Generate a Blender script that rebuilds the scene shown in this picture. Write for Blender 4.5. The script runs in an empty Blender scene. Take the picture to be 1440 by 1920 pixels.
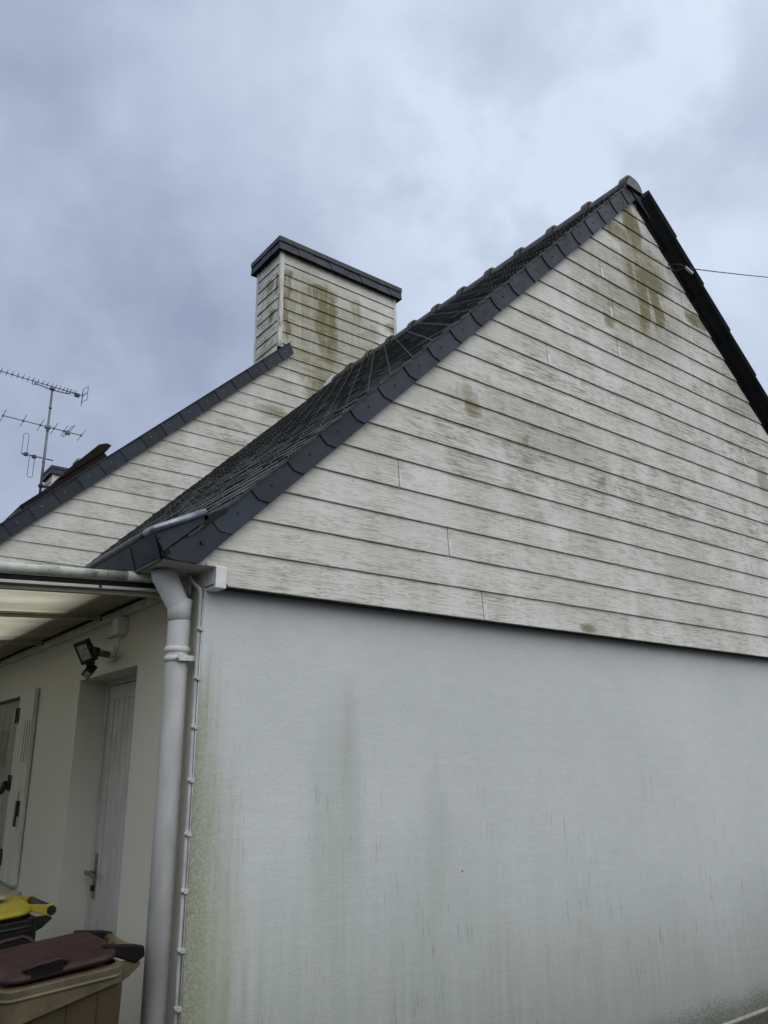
import bpy, bmesh, math, random
from mathutils import Vector, Matrix
random.seed(7)
SC = bpy.context.scene
COL = SC.collection

# ------------------------------------------------------------------ camera
YAW, PITCH, ROLL = 0.661823452, 0.308552848, -0.0154151407
cam_d = bpy.data.cameras.new("camera")
cam = bpy.data.objects.new("camera", cam_d)
COL.objects.link(cam)
f = Vector((math.sin(YAW)*math.cos(PITCH), math.cos(YAW)*math.cos(PITCH), math.sin(PITCH)))
r0 = Vector((math.cos(YAW), -math.sin(YAW), 0))
u0 = r0.cross(f)
r = math.cos(ROLL)*r0 + math.sin(ROLL)*u0
u = -math.sin(ROLL)*r0 + math.cos(ROLL)*u0
m3 = Matrix((r, u, -f)).transposed()
cam.matrix_world = Matrix.Translation((-1.42714351, -3.07618932, 1.58590416)) @ m3.to_4x4()
cam_d.sensor_fit = 'VERTICAL'
cam_d.sensor_height = 24.0
cam_d.lens = 1471.66634/1920*24
cam_d.clip_start = 0.05
cam_d.clip_end = 1500
SC.camera = cam

# ------------------------------------------------------------------ node helper
class NT:
    def __init__(s, tree):
        s.t = tree; s.n = tree.nodes; s.l = tree.links
    def add(s, typ, **kw):
        n = s.n.new(typ)
        for k, v in kw.items(): setattr(n, k, v)
        return n
    def put(s, sock, v):
        if v is None: return
        if isinstance(v, bpy.types.NodeSocket): s.l.new(v, sock)
        else:
            if sock.type == 'RGBA' and isinstance(v, (tuple, list)) and len(v) == 3: v = (*v, 1)
            sock.default_value = v
    def m(s, op, a, b=None, c=None, clamp=False):
        n = s.add('ShaderNodeMath', operation=op, use_clamp=clamp)
        s.put(n.inputs[0], a); s.put(n.inputs[1], b)
        if c is not None: s.put(n.inputs[2], c)
        return n.outputs[0]
    def mul(s, *a):
        o = a[0]
        for b in a[1:]: o = s.m('MULTIPLY', o, b)
        return o
    def addm(s, *a):
        o = a[0]
        for b in a[1:]: o = s.m('ADD', o, b)
        return o
    def sub(s, a, b): return s.m('SUBTRACT', a, b)
    def ss(s, v, lo, hi, a=0.0, b=1.0):
        n = s.add('ShaderNodeMapRange', interpolation_type='SMOOTHSTEP')
        s.put(n.inputs['Value'], v); s.put(n.inputs['From Min'], lo); s.put(n.inputs['From Max'], hi)
        s.put(n.inputs['To Min'], a); s.put(n.inputs['To Max'], b)
        return n.outputs[0]
    def comb(s, x, y, z):
        n = s.add('ShaderNodeCombineXYZ')
        for i, v in enumerate((x, y, z)): s.put(n.inputs[i], v)
        return n.outputs[0]
    def sep(s, v):
        n = s.add('ShaderNodeSeparateXYZ'); s.put(n.inputs[0], v); return n.outputs
    def noise(s, vec, scale=1.0, detail=3.0, rough=.5, dist=0.0):
        n = s.add('ShaderNodeTexNoise'); s.put(n.inputs['Vector'], vec)
        n.inputs['Scale'].default_value = scale; n.inputs['Detail'].default_value = detail
        n.inputs['Roughness'].default_value = rough; n.inputs['Distortion'].default_value = dist
        return n.outputs['Fac']
    def wn(s, w):
        n = s.add('ShaderNodeTexWhiteNoise', noise_dimensions='1D'); s.put(n.inputs['W'], w); return n.outputs['Value']
    def mix(s, fac, a, b, blend='MIX'):
        n = s.add('ShaderNodeMix', data_type='RGBA', blend_type=blend)
        s.put(n.inputs[0], fac); s.put(n.inputs[6], a); s.put(n.inputs[7], b)
        return n.outputs[2]
    def obj(s): return s.add('ShaderNodeTexCoord').outputs['Object']
    def bump(s, h, strength=.3, dist=.002):
        n = s.add('ShaderNodeBump'); s.put(n.inputs['Height'], h)
        n.inputs['Strength'].default_value = strength; n.inputs['Distance'].default_value = dist
        return n.outputs[0]

def newmat(name):
    mt = bpy.data.materials.new(name); mt.use_nodes = True
    mt.node_tree.nodes.clear()
    q = NT(mt.node_tree)
    out = q.add('ShaderNodeOutputMaterial')
    b = q.add('ShaderNodeBsdfPrincipled')
    q.l.new(b.outputs[0], out.inputs[0])
    return mt, q, b, out

def simple(name, col, rough=.6, metal=0.0, var=.25, scale=6, bump=0.0, bscale=200, spec=.5, stretch=(1, 1, 1)):
    """plain surface with gentle soiling variation"""
    mt, q, b, out = newmat(name)
    P = q.obj()
    mp = q.add('ShaderNodeMapping'); q.put(mp.inputs[0], P); mp.inputs['Scale'].default_value = stretch
    V = mp.outputs[0]
    n = q.noise(V, scale, 5, .6)
    dark = tuple(c*(1-var) for c in col); lite = tuple(min(1, c*(1+var*.6)) for c in col)
    c = q.mix(q.ss(n, .3, .7), dark, lite)
    q.put(b.inputs['Base Color'], c)
    q.put(b.inputs['Roughness'], q.ss(q.noise(V, scale*2.3, 3), .2, .8, max(0, rough-.08), min(1, rough+.08)))
    b.inputs['Metallic'].default_value = metal
    b.inputs['Specular IOR Level'].default_value = spec
    if bump: q.put(b.inputs['Normal'], q.bump(q.noise(V, bscale, 3), bump, .002))
    return mt

# ------------------------------------------------------------------ world: overcast sky over a Nishita base
SKY_OFF = (5.5, 14.6)
SUN_EL, SUN_ROT = math.radians(52), math.radians(185)
w = bpy.data.worlds.new("World"); SC.world = w; w.use_nodes = True
w.node_tree.nodes.clear()
q = NT(w.node_tree)
wo = q.add('ShaderNodeOutputWorld'); bg = q.add('ShaderNodeBackground'); q.l.new(bg.outputs[0], wo.inputs[0])
sky = q.add('ShaderNodeTexSky', sky_type='NISHITA'); sky.sun_disc = False
sky.sun_elevation = SUN_EL; sky.sun_rotation = SUN_ROT
D = q.add('ShaderNodeTexCoord').outputs['Generated']
dx, dy, dz = q.sep(D)
n1 = q.noise(q.comb(q.addm(q.mul(dx, 1.9), SKY_OFF[0]), q.addm(q.mul(dy, 1.9), SKY_OFF[1]), q.mul(dz, 2.1)), 1.0, 8, .50, .12)
n2 = q.noise(q.comb(q.addm(q.mul(dx, 5.0), 4.0), q.addm(q.mul(dy, 5.0), 9.0), q.mul(dz, 5.5)), 1.0, 8, .55, .12)
cl = q.addm(q.mul(n1, .66), q.mul(n2, .34))
sx, sy, sz = math.sin(SUN_ROT)*math.cos(SUN_EL), math.cos(SUN_ROT)*math.cos(SUN_EL), math.sin(SUN_EL)
vd = q.addm(q.mul(dx, sx), q.mul(dy, sy), q.mul(dz, sz))
glow = q.ss(vd, .25, 1.0)                                   # thin cloud in front of the veiled sun, behind the camera
vr = q.addm(q.mul(dx, .70), q.mul(dy, .28), q.mul(dz, .66))
glow2 = q.ss(vr, .76, .98)                                  # brighter cloud over the right of the gable
hzn = q.ss(dz, .40, .18)
vb = q.addm(q.mul(dx, .585), q.mul(dy, .44), q.mul(dz, .68))
rift = q.mul(q.ss(vb, .945, .998), q.ss(n2, .40, .58))        # thin break in the cloud
vl = q.addm(q.mul(dx, .20), q.mul(dy, .86), q.mul(dz, .47))
heavy = q.ss(vl, .86, .99)                                  # heavier cloud over the rear wing
lum2 = q.addm(q.mul(q.ss(cl, .28, .72), .84), q.mul(glow2, .27), q.mul(hzn, .16), q.mul(rift, .20), q.mul(heavy, -.09), -.05)
cloudc = q.mix(q.m('MINIMUM', q.m('MAXIMUM', lum2, 0.0), 1.2), (2.95, 3.5, 4.82), (6.6, 7.5, 9.0))
cloudc = q.mix(glow, cloudc, (13.0, 13.3, 13.6))
cloudc = q.mix(q.mul(q.ss(dz, .30, .02), q.ss(dy, .45, -.1)), cloudc, (1.7, 1.9, 2.3))     # heavier, darker cloud low behind the camera
col = q.mix(.95, sky.outputs[0], cloudc)
q.put(bg.inputs[0], col); bg.inputs[1].default_value = .1

sun_d = bpy.data.lights.new("sun", 'SUN'); sun_d.energy = .55; sun_d.angle = math.radians(70)
sun_d.color = (1, .97, .93)
sun = bpy.data.objects.new("sun", sun_d); COL.objects.link(sun)
sun.rotation_euler = (Vector((-sx, -sy, -sz))).to_track_quat('-Z', 'Y').to_euler()
SC.view_settings.view_transform = 'Standard'; SC.view_settings.look = 'None'
SC.view_settings.exposure = 0.08; SC.view_settings.gamma = 1.0

# ------------------------------------------------------------------ mesh helpers
class MB:
    def __init__(s): s.v = []; s.f = []; s.mi = []; s.sm = []
    def poly(s, pts, faces, mi=0, smooth=False):
        o = len(s.v); s.v += [tuple(p) for p in pts]
        for fc in faces: s.f.append([o+i for i in fc]); s.mi.append(mi); s.sm.append(smooth)
    def box(s, a, b, mi=0):
        x0, y0, z0 = a; x1, y1, z1 = b
        s.poly([(x0, y0, z0), (x1, y0, z0), (x1, y1, z0), (x0, y1, z0), (x0, y0, z1), (x1, y0, z1), (x1, y1, z1), (x0, y1, z1)],
               [(0, 3, 2, 1), (4, 5, 6, 7), (0, 1, 5, 4), (1, 2, 6, 5), (2, 3, 7, 6), (3, 0, 4, 7)], mi)
    def obox(s, c, ax, ay, az, mi=0):
        c = Vector(c); ax = Vector(ax); ay = Vector(ay); az = Vector(az)
        p = [c+i*ax+j*ay+k*az for k in (-1, 1) for i, j in ((-1, -1), (1, -1), (1, 1), (-1, 1))]
        s.poly(p, [(0, 3, 2, 1), (4, 5, 6, 7), (0, 1, 5, 4), (1, 2, 6, 5), (2, 3, 7, 6), (3, 0, 4, 7)], mi)
    def prism(s, pts, d, mi=0, side=None):
        """polygon pts (3D) extruded by vector d"""
        n = len(pts); d = Vector(d)
        p = [Vector(a) for a in pts]+[Vector(a)+d for a in pts]
        s.poly(p, [tuple(range(n))[::-1], tuple(range(n, 2*n))], mi)
        o = len(s.v)-2*n
        for i in range(n):
            j = (i+1) % n
            s.f.append([o+i, o+j, o+n+j, o+n+i]); s.mi.append(mi if side is None else side); s.sm.append(False)
    def tube(s, path, rad, seg=10, mi=0, cap=True):
        P = [Vector(p) for p in path]
        R = rad if isinstance(rad, (list, tuple)) else [rad]*len(P)
        rings = []; nrm = None
        for i, p in enumerate(P):
            if i == 0: t = P[1]-P[0]
            elif i == len(P)-1: t = P[-1]-P[-2]
            else: t = (P[i+1]-p).normalized()+(p-P[i-1]).normalized()
            t.normalize()
            if nrm is None:
                a = Vector((0, 0, 1)) if abs(t.z) < .9 else Vector((1, 0, 0))
                nrm = t.cross(a).normalized()
            else: nrm = (nrm-t*nrm.dot(t)).normalized()
            bn = t.cross(nrm)
            rings.append([p+R[i]*(math.cos(2*math.pi*k/seg)*nrm+math.sin(2*math.pi*k/seg)*bn) for k in range(seg)])
        o = len(s.v)
        for rg in rings: s.v += [tuple(a) for a in rg]
        for i in range(len(P)-1):
            for k in range(seg):
                k2 = (k+1) % seg
                s.f.append([o+i*seg+k, o+i*seg+k2, o+(i+1)*seg+k2, o+(i+1)*seg+k]); s.mi.append(mi); s.sm.append(True)
        if cap:
            s.f.append([o+k for k in range(seg)][::-1]); s.mi.append(mi); s.sm.append(False)
            e = o+(len(P)-1)*seg
            s.f.append([e+k for k in range(seg)]); s.mi.append(mi); s.sm.append(False)
    def loft(s, rings, mi=0, cap=True, smooth=False):
        n = len(rings[0]); o = len(s.v)
        for rg in rings: s.v += [tuple(a) for a in rg]
        for i in range(len(rings)-1):
            for k in range(n):
                k2 = (k+1) % n
                s.f.append([o+i*n+k, o+i*n+k2, o+(i+1)*n+k2, o+(i+1)*n+k]); s.mi.append(mi); s.sm.append(smooth)
        if cap:
            s.f.append([o+k for k in range(n)][::-1]); s.mi.append(mi); s.sm.append(False)
            e = o+(len(rings)-1)*n
            s.f.append([e+k for k in range(n)]); s.mi.append(mi); s.sm.append(False)
    def build(s, name, mats, parent=None, bevel=0.0, seg=2, fixn=True):
        me = bpy.data.meshes.new(name); me.from_pydata(s.v, [], s.f)
        if not isinstance(mats, (list, tuple)): mats = [mats]
        for mm in mats: me.materials.append(mm)
        me.polygons.foreach_set('material_index', s.mi); me.polygons.foreach_set('use_smooth', s.sm)
        if fixn:
            bm = bmesh.new(); bm.from_mesh(me); bmesh.ops.recalc_face_normals(bm, faces=bm.faces); bm.to_mesh(me); bm.free()
        me.update()
        o = bpy.data.objects.new(name, me); COL.objects.link(o)
        if parent: o.parent = parent
        if bevel:
            md = o.modifiers.new("bevel", 'BEVEL'); md.width = bevel; md.segments = seg; md.limit_method = 'ANGLE'; md.angle_limit = math.radians(40)
        return o

def tag(o, label=None, cat=None, group=None, kind=None):
    if label: o['label'] = label
    if cat: o['category'] = cat
    if group: o['group'] = group
    if kind: o['kind'] = kind
    return o
def empty(name, loc=(0, 0, 0)):
    o = bpy.data.objects.new(name, None); o.empty_display_size = .2; o.location = loc; COL.objects.link(o); return o
def keep(o, root):
    """parent o (built in world coordinates) under root placed at its own base"""
    o.parent = root; o.matrix_parent_inverse = root.matrix_world.inverted() if root.matrix_world != Matrix() else Matrix.Translation(-root.location)
    return o

# ------------------------------------------------------------------ materials
E0 = .165                      # board exposure
ZC = 2.3265                    # bottom of the gable cladding

def cladding_mat(name, zbase, exp, blobs, cleanline=None, amount=1.0, axis='x', green=1.22):
    mt, q, b, out = newmat(name)
    P = q.obj(); X, Y, Z = q.sep(P)
    U = X if axis == 'x' else Y
    row = q.m('FLOOR', q.m('DIVIDE', q.sub(Z, zbase), exp))
    h = q.wn(row)
    zw = q.addm(Z, q.mul(q.sub(q.noise(q.comb(q.mul(U, 2.2), q.mul(h, 50), q.mul(Z, 6)), 1, 2), .5), .014))
    gv = q.comb(q.addm(q.mul(U, 3.6), q.mul(h, 91)), q.mul(h, 17), q.mul(zw, 95))
    grain = q.noise(gv, 1.0, 5, .62, .08)
    fine = q.noise(q.comb(q.addm(q.mul(U, 7.0), q.mul(h, 31)), 0.0, q.mul(zw, 175)), 1.0, 2, .5)
    ln = q.noise(q.comb(q.addm(q.mul(U, 3.2), q.mul(h, 47)), q.mul(h, 13), q.mul(zw, 46)), 1.0, 3, .55, .25)
    lines = q.ss(q.m('ABSOLUTE', q.sub(q.m('FRACT', q.mul(ln, 8.5)), .5)), .26, .06)
    brk = q.ss(q.noise(q.comb(q.addm(q.mul(U, 6), q.mul(h, 7)), 0.0, q.mul(zw, 50)), 1.0, 3, .6), .38, .56)
    patch = q.noise(q.comb(q.addm(q.mul(U, 3.4), q.mul(h, 23)), q.mul(h, 5), q.mul(Z, 5.0)), 1.0, 4, .6)
    colm = q.noise(q.comb(q.mul(U, 3.0), 7.0, q.mul(Z, .55)), 1.0, 4, .62)
    blot = q.noise(q.comb(q.addm(q.mul(U, 7.0), q.mul(h, 3)), 2.0, q.mul(Z, 26.0)), 1.0, 3, .6)
    pm = q.mul(q.ss(q.addm(q.mul(patch, .55), q.mul(colm, .45)), .36, .58), q.addm(.55, q.mul(q.wn(q.addm(row, 37.3)), .6)))
    if cleanline:
        a, c = cleanline        # left rake: z = a + c*u -> the strip next to the verge stays clean
        dl = q.sub(U, q.m('DIVIDE', q.sub(Z, a), c))
        pm = q.mul(pm, q.ss(dl, .04, .42, .12, 1.0))
    hz = q.ss(Z, zbase, zbase+1.4, .62, 1.0)
    dirt = q.mul(q.ss(q.addm(q.mul(grain, .5), q.mul(fine, .25), q.mul(blot, .25)), .48, .59), pm, amount, hz)
    base = q.mix(q.ss(q.noise(q.comb(q.mul(U, 1.2), q.mul(h, 9), 0.0), 1, 2), .3, .7), (.675, .67, .63), (.76, .755, .725))
    base = q.mix(q.mul(q.ss(q.addm(q.mul(patch, .5), q.mul(colm, .5)), .38, .62), .34, amount), base, (.43, .415, .285))
    lm = q.mul(lines, brk, q.addm(.45, q.mul(pm, .45)))
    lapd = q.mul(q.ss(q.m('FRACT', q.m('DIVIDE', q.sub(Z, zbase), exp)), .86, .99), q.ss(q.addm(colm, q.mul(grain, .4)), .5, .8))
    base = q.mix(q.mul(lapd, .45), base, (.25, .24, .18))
    c = q.mix(q.mul(dirt, .62), base, (.150, .140, .095))
    c = q.mix(q.mul(lm, .60), c, (.12, .118, .095))
    c = q.mix(q.mul(q.ss(fine, .57, .66), pm, .55), c, (.13, .13, .11))
    # run-off algae with shapes of their own
    if blobs:
        acc = None
        wob = q.addm(q.mul(q.sub(q.noise(q.comb(q.mul(U, 9), 3.0, q.mul(Z, 3)), 1, 4, .6), .5), .22), q.mul(q.sub(q.wn(q.addm(row, 5.7)), .5), .07))
        runs = q.ss(q.noise(q.comb(q.mul(U, 16), 8.0, q.mul(Z, .8)), 1, 5, .65), .30, .52, .62, 1.15)
        rowk = q.addm(.72, q.mul(q.wn(q.addm(row, 11.3)), .36))
        for (bx, bz, sx_, sz_, st) in blobs:
            ex = q.m('POWER', q.m('DIVIDE', q.addm(q.sub(U, bx), wob), sx_), 2.0)
            ez = q.m('POWER', q.m('DIVIDE', q.sub(Z, bz), sz_), 2.0)
            g = q.mul(q.ss(q.addm(ex, ez), 1.0, .05), st)
            acc = g if acc is None else q.m('MAXIMUM', acc, g)
        tex = q.ss(q.addm(q.mul(grain, .45), q.mul(blot, .35), q.mul(fine, .2)), .34, .58, .55, 1.0)
        a = q.m('MINIMUM', q.mul(acc, tex, runs, rowk, green), .92)
        c = q.mix(q.mul(a, 1.0), c, (.145, .125, .038))
    q.put(b.inputs['Base Color'], c)
    b.inputs['Roughness'].default_value = .62
    b.inputs['Specular IOR Level'].default_value = .3
    hh = q.addm(q.mul(grain, .5), q.mul(fine, .3), q.mul(lines, -.35))
    q.put(b.inputs['Normal'], q.bump(hh, .45, .0025))
    return mt

M = {}
M['clad'] = cladding_mat("gable_cladding_board", ZC, E0,
    [(3.64, 5.80, .15, .32, 1.0), (3.38, 5.68, .30, .12, .85), (3.72, 5.42, .40, .42, .8), (3.88, 5.22, .11, .52, 1.0), (3.68, 5.1, .14, .46, .9), (3.6, 5.0, .9, .45, .4), (3.3, 5.2, .8, .4, .28), (5.0, 4.6, .5, .3, .25), (2.2, 3.6, .8, .3, .2),
     (4.5, 5.22, .28, .09, .8), (1.66, 3.66, .10, .15, .6), (3.15, 4.76, .10, .09, .75), (2.1, 3.5, .05, .08, .5), (2.9, 3.4, .05, .06, .5),
     (3.55, 4.62, .5, .14, .3), (2.6, 2.36, .10, .04, .7), (5.2, 3.9, .12, .2, .4)],
    cleanline=(2.46, .985))
ZR, ER = 3.396, .1633
M['clad_rear'] = cladding_mat("rear_cladding_board", ZR, ER,
    [(3.50, 6.95, .26, .80, 1.0), (3.44, 7.40, .36, .19, .9), (3.25, 6.85, .85, 1.0, .6), (3.9, 6.9, .6, .75, .4), (2.90, 7.0, .07, .75, 1.0), (2.93, 7.40, .12, .26, .9), (2.90, 6.9, .09, .60, .7), (3.15, 6.75, .34, .22, .5),
     (4.0, 7.33, .13, .28, .6), (4.60, 7.30, .12, .10, .8), (3.45, 6.1, .30, .6, .65), (4.2, 7.1, .3, .2, .35), (2.6, 6.1, .25, .12, .5), (2.75, 5.55, .3, .1, .5)],
    cleanline=(3.48, .967), amount=.85)
M['clad_side'] = cladding_mat("chimney_side_board", ZR, ER, [(4.52, 7.4, .05, .2, .9), (4.7, 7.42, .12, .14, .7), (4.6, 6.95, .08, .12, .8)], amount=2.1, axis='y')
M['joint_dark'] = simple("shaded_mouldy_joint", (.012, .012, .010), .9, var=.3)  # joint mould, blackened further to paint in the shade under each lap
M['pvc'] = simple("white_pvc", (.74, .74, .76), .35, var=.08, scale=9)
M['joint'] = simple('pale_joint_cover', (.68, .68, .68), .45, var=.12, scale=12)
M['pvc_dirty'] = simple("weathered_white_trim", (.58, .58, .55), .5, var=.25, scale=7, stretch=(1, 1, .4))

def trim_algae():
    mt, q, b, out = newmat("algae_stained_corner_trim")
    P = q.obj(); X, Y, Z = q.sep(P)
    n = q.noise(q.comb(q.mul(X, 22), q.mul(Y, 22), q.mul(Z, 5)), 1, 5, .65)
    g = q.mul(q.ss(n, .40, .62), q.ss(Z, 7.6, 7.1))
    c = q.mix(g, (.62, .62, .60), (.27, .24, .10))
    q.put(b.inputs['Base Color'], c); b.inputs['Roughness'].default_value = .55
    return mt
M['trim_algae'] = trim_algae()

def slate_mat(name, col, lichen=0.0, rough=.42, spec=.5):
    mt, q, b, out = newmat(name)
    P = q.obj()
    g = q.add('ShaderNodeNewGeometry')
    rnd = g.outputs['Random Per Island']
    n = q.noise(P, 9, 5, .6)
    k = q.addm(.62, q.mul(rnd, .62), q.mul(q.sub(n, .5), .35))
    c = q.mix(1.0, col, q.comb(k, k, k), 'MULTIPLY')
    if lichen:
        l = q.ss(q.addm(q.mul(q.noise(P, 55, 4, .65), .6), q.mul(q.noise(P, 5, 3), .4)), .56, .70)
        c = q.mix(q.mul(l, lichen), c, (.20, .21, .17))
    q.put(b.inputs['Base Color'], c)
    q.put(b.inputs['Roughness'], q.ss(n, .3, .7, rough-.07, rough+.12))
    b.inputs['Specular IOR Level'].default_value = spec
    q.put(b.inputs['Normal'], q.bump(q.noise(P, 70, 5, .6), .25, .002))
    return mt
M['slate_roof'] = slate_mat("roof_slate", (.045, .048, .047), .55, .55, .35)
M['slate_edge'] = slate_mat("lichened_slate_edge", (.085, .088, .085), .8, .8, .2)
M['slate_verge'] = slate_mat("verge_slate", (.021, .029, .044), 0, .50, .3)
M['slate_cap'] = slate_mat("chimney_cap_slate", (.020, .027, .042), 0, .48, .35)
M['slate_green'] = slate_mat("mossy_cap_top", (.018, .026, .026), .3, .5, .4)
M['black_verge'] = simple("black_verge_lining", (.003, .0035, .005), .5, var=.4, scale=3, spec=.22)
M['ridge'] = simple("weathered_ridge_tile", (.075, .070, .066), .62, var=.35, scale=10, bump=.3, bscale=60)
M['ridge_end'] = simple("ridge_end_slate", (.085, .098, .115), .5, var=.2, scale=12)
M['hook'] = simple('pale_slate_hook', (.52, .53, .52), .45, metal=.3, var=.2)
M['nail'] = simple("dark_fixing_nail", (.02, .022, .026), .4, metal=.6)
M['zinc'] = simple("grey_zinc", (.26, .29, .33), .38, metal=.75, var=.25, scale=14)
M['zinc_dark'] = simple("dull_dark_zinc", (.075, .08, .085), .5, metal=.4, var=.3, scale=14)
M['flash'] = simple("white_mortar_flashing", (.62, .63, .64), .6, var=.2)

def render_mat(name, gable=True):
    mt, q, b, out = newmat(name)
    P = q.obj(); X, Y, Z = q.sep(P)
    base = q.mix(q.ss(q.noise(P, .9, 3), .3, .7), (.605, .63, .635), (.665, .69, .692))
    if gable:
        nb = q.noise(q.comb(q.mul(X, 2.2), 0.0, q.mul(Z, .9)), 1, 5, .6, .2)
        st = q.noise(q.comb(q.mul(X, 26), 0.0, q.mul(Z, 1.6)), 1, 4, .6)
        sp = q.noise(P, 330, 2, .6)
        sp2 = q.noise(P, 110, 3, .6)
        wob = q.mul(q.sub(nb, .5), .25)
        # green film low on the wall, climbing in two tongues
        def tongue(cx, w0, top, st_):
            wd = q.addm(w0, q.mul(q.sub(top, Z), .14))
            e = q.m('ABSOLUTE', q.m('DIVIDE', q.addm(q.sub(X, cx), wob), wd))
            return q.mul(q.ss(e, 1.0, .15), q.ss(Z, top, top-.55), st_)
        low = q.mul(q.ss(q.addm(Z, q.mul(wob, 1.6)), 1.45, .5), q.ss(X, 3.6, 1.2, .35, 1.0))
        g = q.m('MAXIMUM', q.m('MAXIMUM', tongue(.72, .15, 2.05, .8), tongue(1.33, .11, 1.6, .7)), q.mul(low, .9))
        runs = q.ss(q.noise(q.comb(q.mul(X, 17), 3.0, q.mul(Z, .8)), 1, 6, .65), .40, .60)
        g = q.mul(g, q.addm(.68, q.mul(runs, .32)))
        c = q.mix(q.mul(g, .85), base, (.43, .485, .43))
        # dirt drips core of the tongues
        def drip(cx, w0, top, bot, st_):
            e = q.m('ABSOLUTE', q.m('DIVIDE', q.addm(q.sub(X, cx), q.mul(wob, .3)), w0))
            return q.mul(q.ss(e, 1.0, .1), q.ss(Z, top, top-.25), q.ss(Z, bot, bot+.4), st_)
        d = q.m('MAXIMUM', drip(.80, .07, 2.05, 1.35, .5), q.m('MAXIMUM', drip(1.345, .035, 1.72, 1.3, .6), drip(1.30, .12, 1.65, 1.2, .35)))
        c = q.mix(q.mul(d, .45), c, (.34, .33, .28))
        # heavy olive growth on the corner arris
        wcor = q.addm(.12, q.mul(q.ss(Z, 2.1, .3), .17), q.mul(wob, .5))
        e = q.m('DIVIDE', X, wcor)
        cor = q.mul(q.ss(q.addm(e, q.mul(q.sub(st, .5), 1.1)), 1.5, .25), q.ss(q.addm(Z, q.mul(q.sub(st, .5), .5)), 2.12, 1.75))
        spk = q.ss(q.addm(q.mul(sp, .5), q.mul(sp2, .5)), .36, .58)
        c = q.mix(q.mul(cor, .78, q.addm(.55, q.mul(spk, .45))), c, (.27, .285, .155))
        cor2 = q.mul(q.ss(e, .55, .05), q.ss(Z, 2.0, 1.6), spk)
        c = q.mix(q.mul(cor2, .5), c, (.12, .125, .06))
        # thin dark vertical runs in the lower half
        tv = q.comb(q.mul(X, 62), 1.0, q.mul(Z, 4.5))
        t = q.ss(q.noise(tv, 1, 3, .5, .1), .605, .69)
        area = q.mul(q.ss(q.addm(Z, q.mul(wob, 1.5)), 1.9, .9), q.ss(q.noise(q.comb(q.mul(X, 2), 5.0, q.mul(Z, 1.5)), 1, 3), .42, .62))
        c = q.mix(q.mul(t, area, .6), c, (.16, .17, .16))
        # darker towards the foot, ragged
        foot = q.ss(q.addm(Z, q.mul(q.sub(st, .5), .32), q.mul(wob, 1.3)), 1.0, .0)
        c = q.mix(q.mul(foot, .55), c, (.215, .225, .205))
        moss = q.mul(q.ss(q.addm(Z, q.mul(q.sub(sp2, .5), .35), q.mul(wob, .4)), .20, .0), .8)
        c = q.mix(moss, c, (.075, .08, .045))
        mott = q.noise(q.comb(q.mul(X, 7), 0.0, q.mul(Z, 10)), 1, 6, .7)
        c = q.mix(q.mul(q.ss(mott, .35, .65), .10), c, (.36, .37, .36))
        grit = q.noise(P, 125, 3, .7)
        c = q.mix(q.mul(q.ss(grit, .52, .68), .20), c, (.30, .31, .30))
        # sparse dark specks
        v = q.add('ShaderNodeTexVoronoi'); q.put(v.inputs['Vector'], P); v.inputs['Scale'].default_value = 2.3
        c = q.mix(q.mul(q.ss(v.outputs['Distance'], .022, .012), .8), c, (.08, .08, .07))
    else:
        c = q.mix(.75, base, (.575, .56, .49))
        foot = q.ss(q.addm(Z, q.mul(q.noise(P, 3, 4), .3)), .55, .15)
        c = q.mix(q.mul(foot, .5), c, (.3, .3, .28))
    q.put(b.inputs['Base Color'], c)
    b.inputs['Roughness'].default_value = .75
    b.inputs['Specular IOR Level'].default_value = .25
    hh = q.addm(q.mul(q.noise(P, 150, 3, .6), .9), q.mul(q.noise(P, 45, 3, .5), .3), q.mul(q.noise(q.comb(q.mul(X, 5), q.mul(Y, 5), q.mul(Z, 26)), 1, 3), 1.0))
    q.put(b.inputs['Normal'], q.bump(hh, .42, .003) if gable else q.bump(hh, .22, .002))
    return mt
M['render_gable'] = render_mat("rendered_gable_wall")
M['render'] = render_mat("rendered_front_wall", False)
M['paint_grey'] = simple("grey_painted_pipe", (.66, .665, .66), .5, var=.24, scale=5, stretch=(1, 1, .3))
M['conduit'] = simple('grey_painted_conduit', (.50, .505, .51), .5, var=.2, scale=12)
M['soffit'] = simple("pale_soffit_panel", (.60, .595, .56), .6, var=.2, scale=8)
M['wood_white'] = simple("white_shutter_paint", (.56, .56, .52), .5, var=.15, scale=4, stretch=(8, 8, .5))
M['shutter_shade'] = simple("shutter_paint_in_shade", (.34, .335, .31), .6, var=.2, scale=4, stretch=(8, 8, .5))  # shutter paint darkened to carry the shade inside the window opening
def door_mat():
    mt, q, b, out = newmat("weathered_grey_door")
    P = q.obj(); X, Y, Z = q.sep(P)
    n = q.noise(q.comb(q.mul(X, 40), q.mul(Y, 40), q.mul(Z, 2.2)), 1, 5, .65)
    n2 = q.noise(q.comb(q.mul(Y, 4), 0.0, q.mul(Z, 2)), 1, 4, .6)
    c = q.mix(q.mul(q.ss(n, .50, .70), .6), (.50, .50, .505), (.69, .695, .705))
    c = q.mix(q.mul(q.ss(n2, .45, .65), .4), c, (.33, .33, .32))
    q.put(b.inputs['Base Color'], c); b.inputs['Roughness'].default_value = .6
    return mt
M['door'] = door_mat()
M['black_iron'] = simple("black_ironwork", (.008, .008, .008), .5, var=.3)
M['steel'] = simple("dull_steel", (.20, .20, .18), .42, metal=.8, var=.3, scale=20)
M['brass'] = simple("tarnished_handle", (.23, .22, .17), .4, metal=.6, var=.3, scale=20)
M['gap'] = simple("dark_gap", (.006, .006, .006), .9)
M['mossy'] = simple('mossy_edge_board', (.13, .14, .10), .8, var=.5, scale=14)
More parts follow.
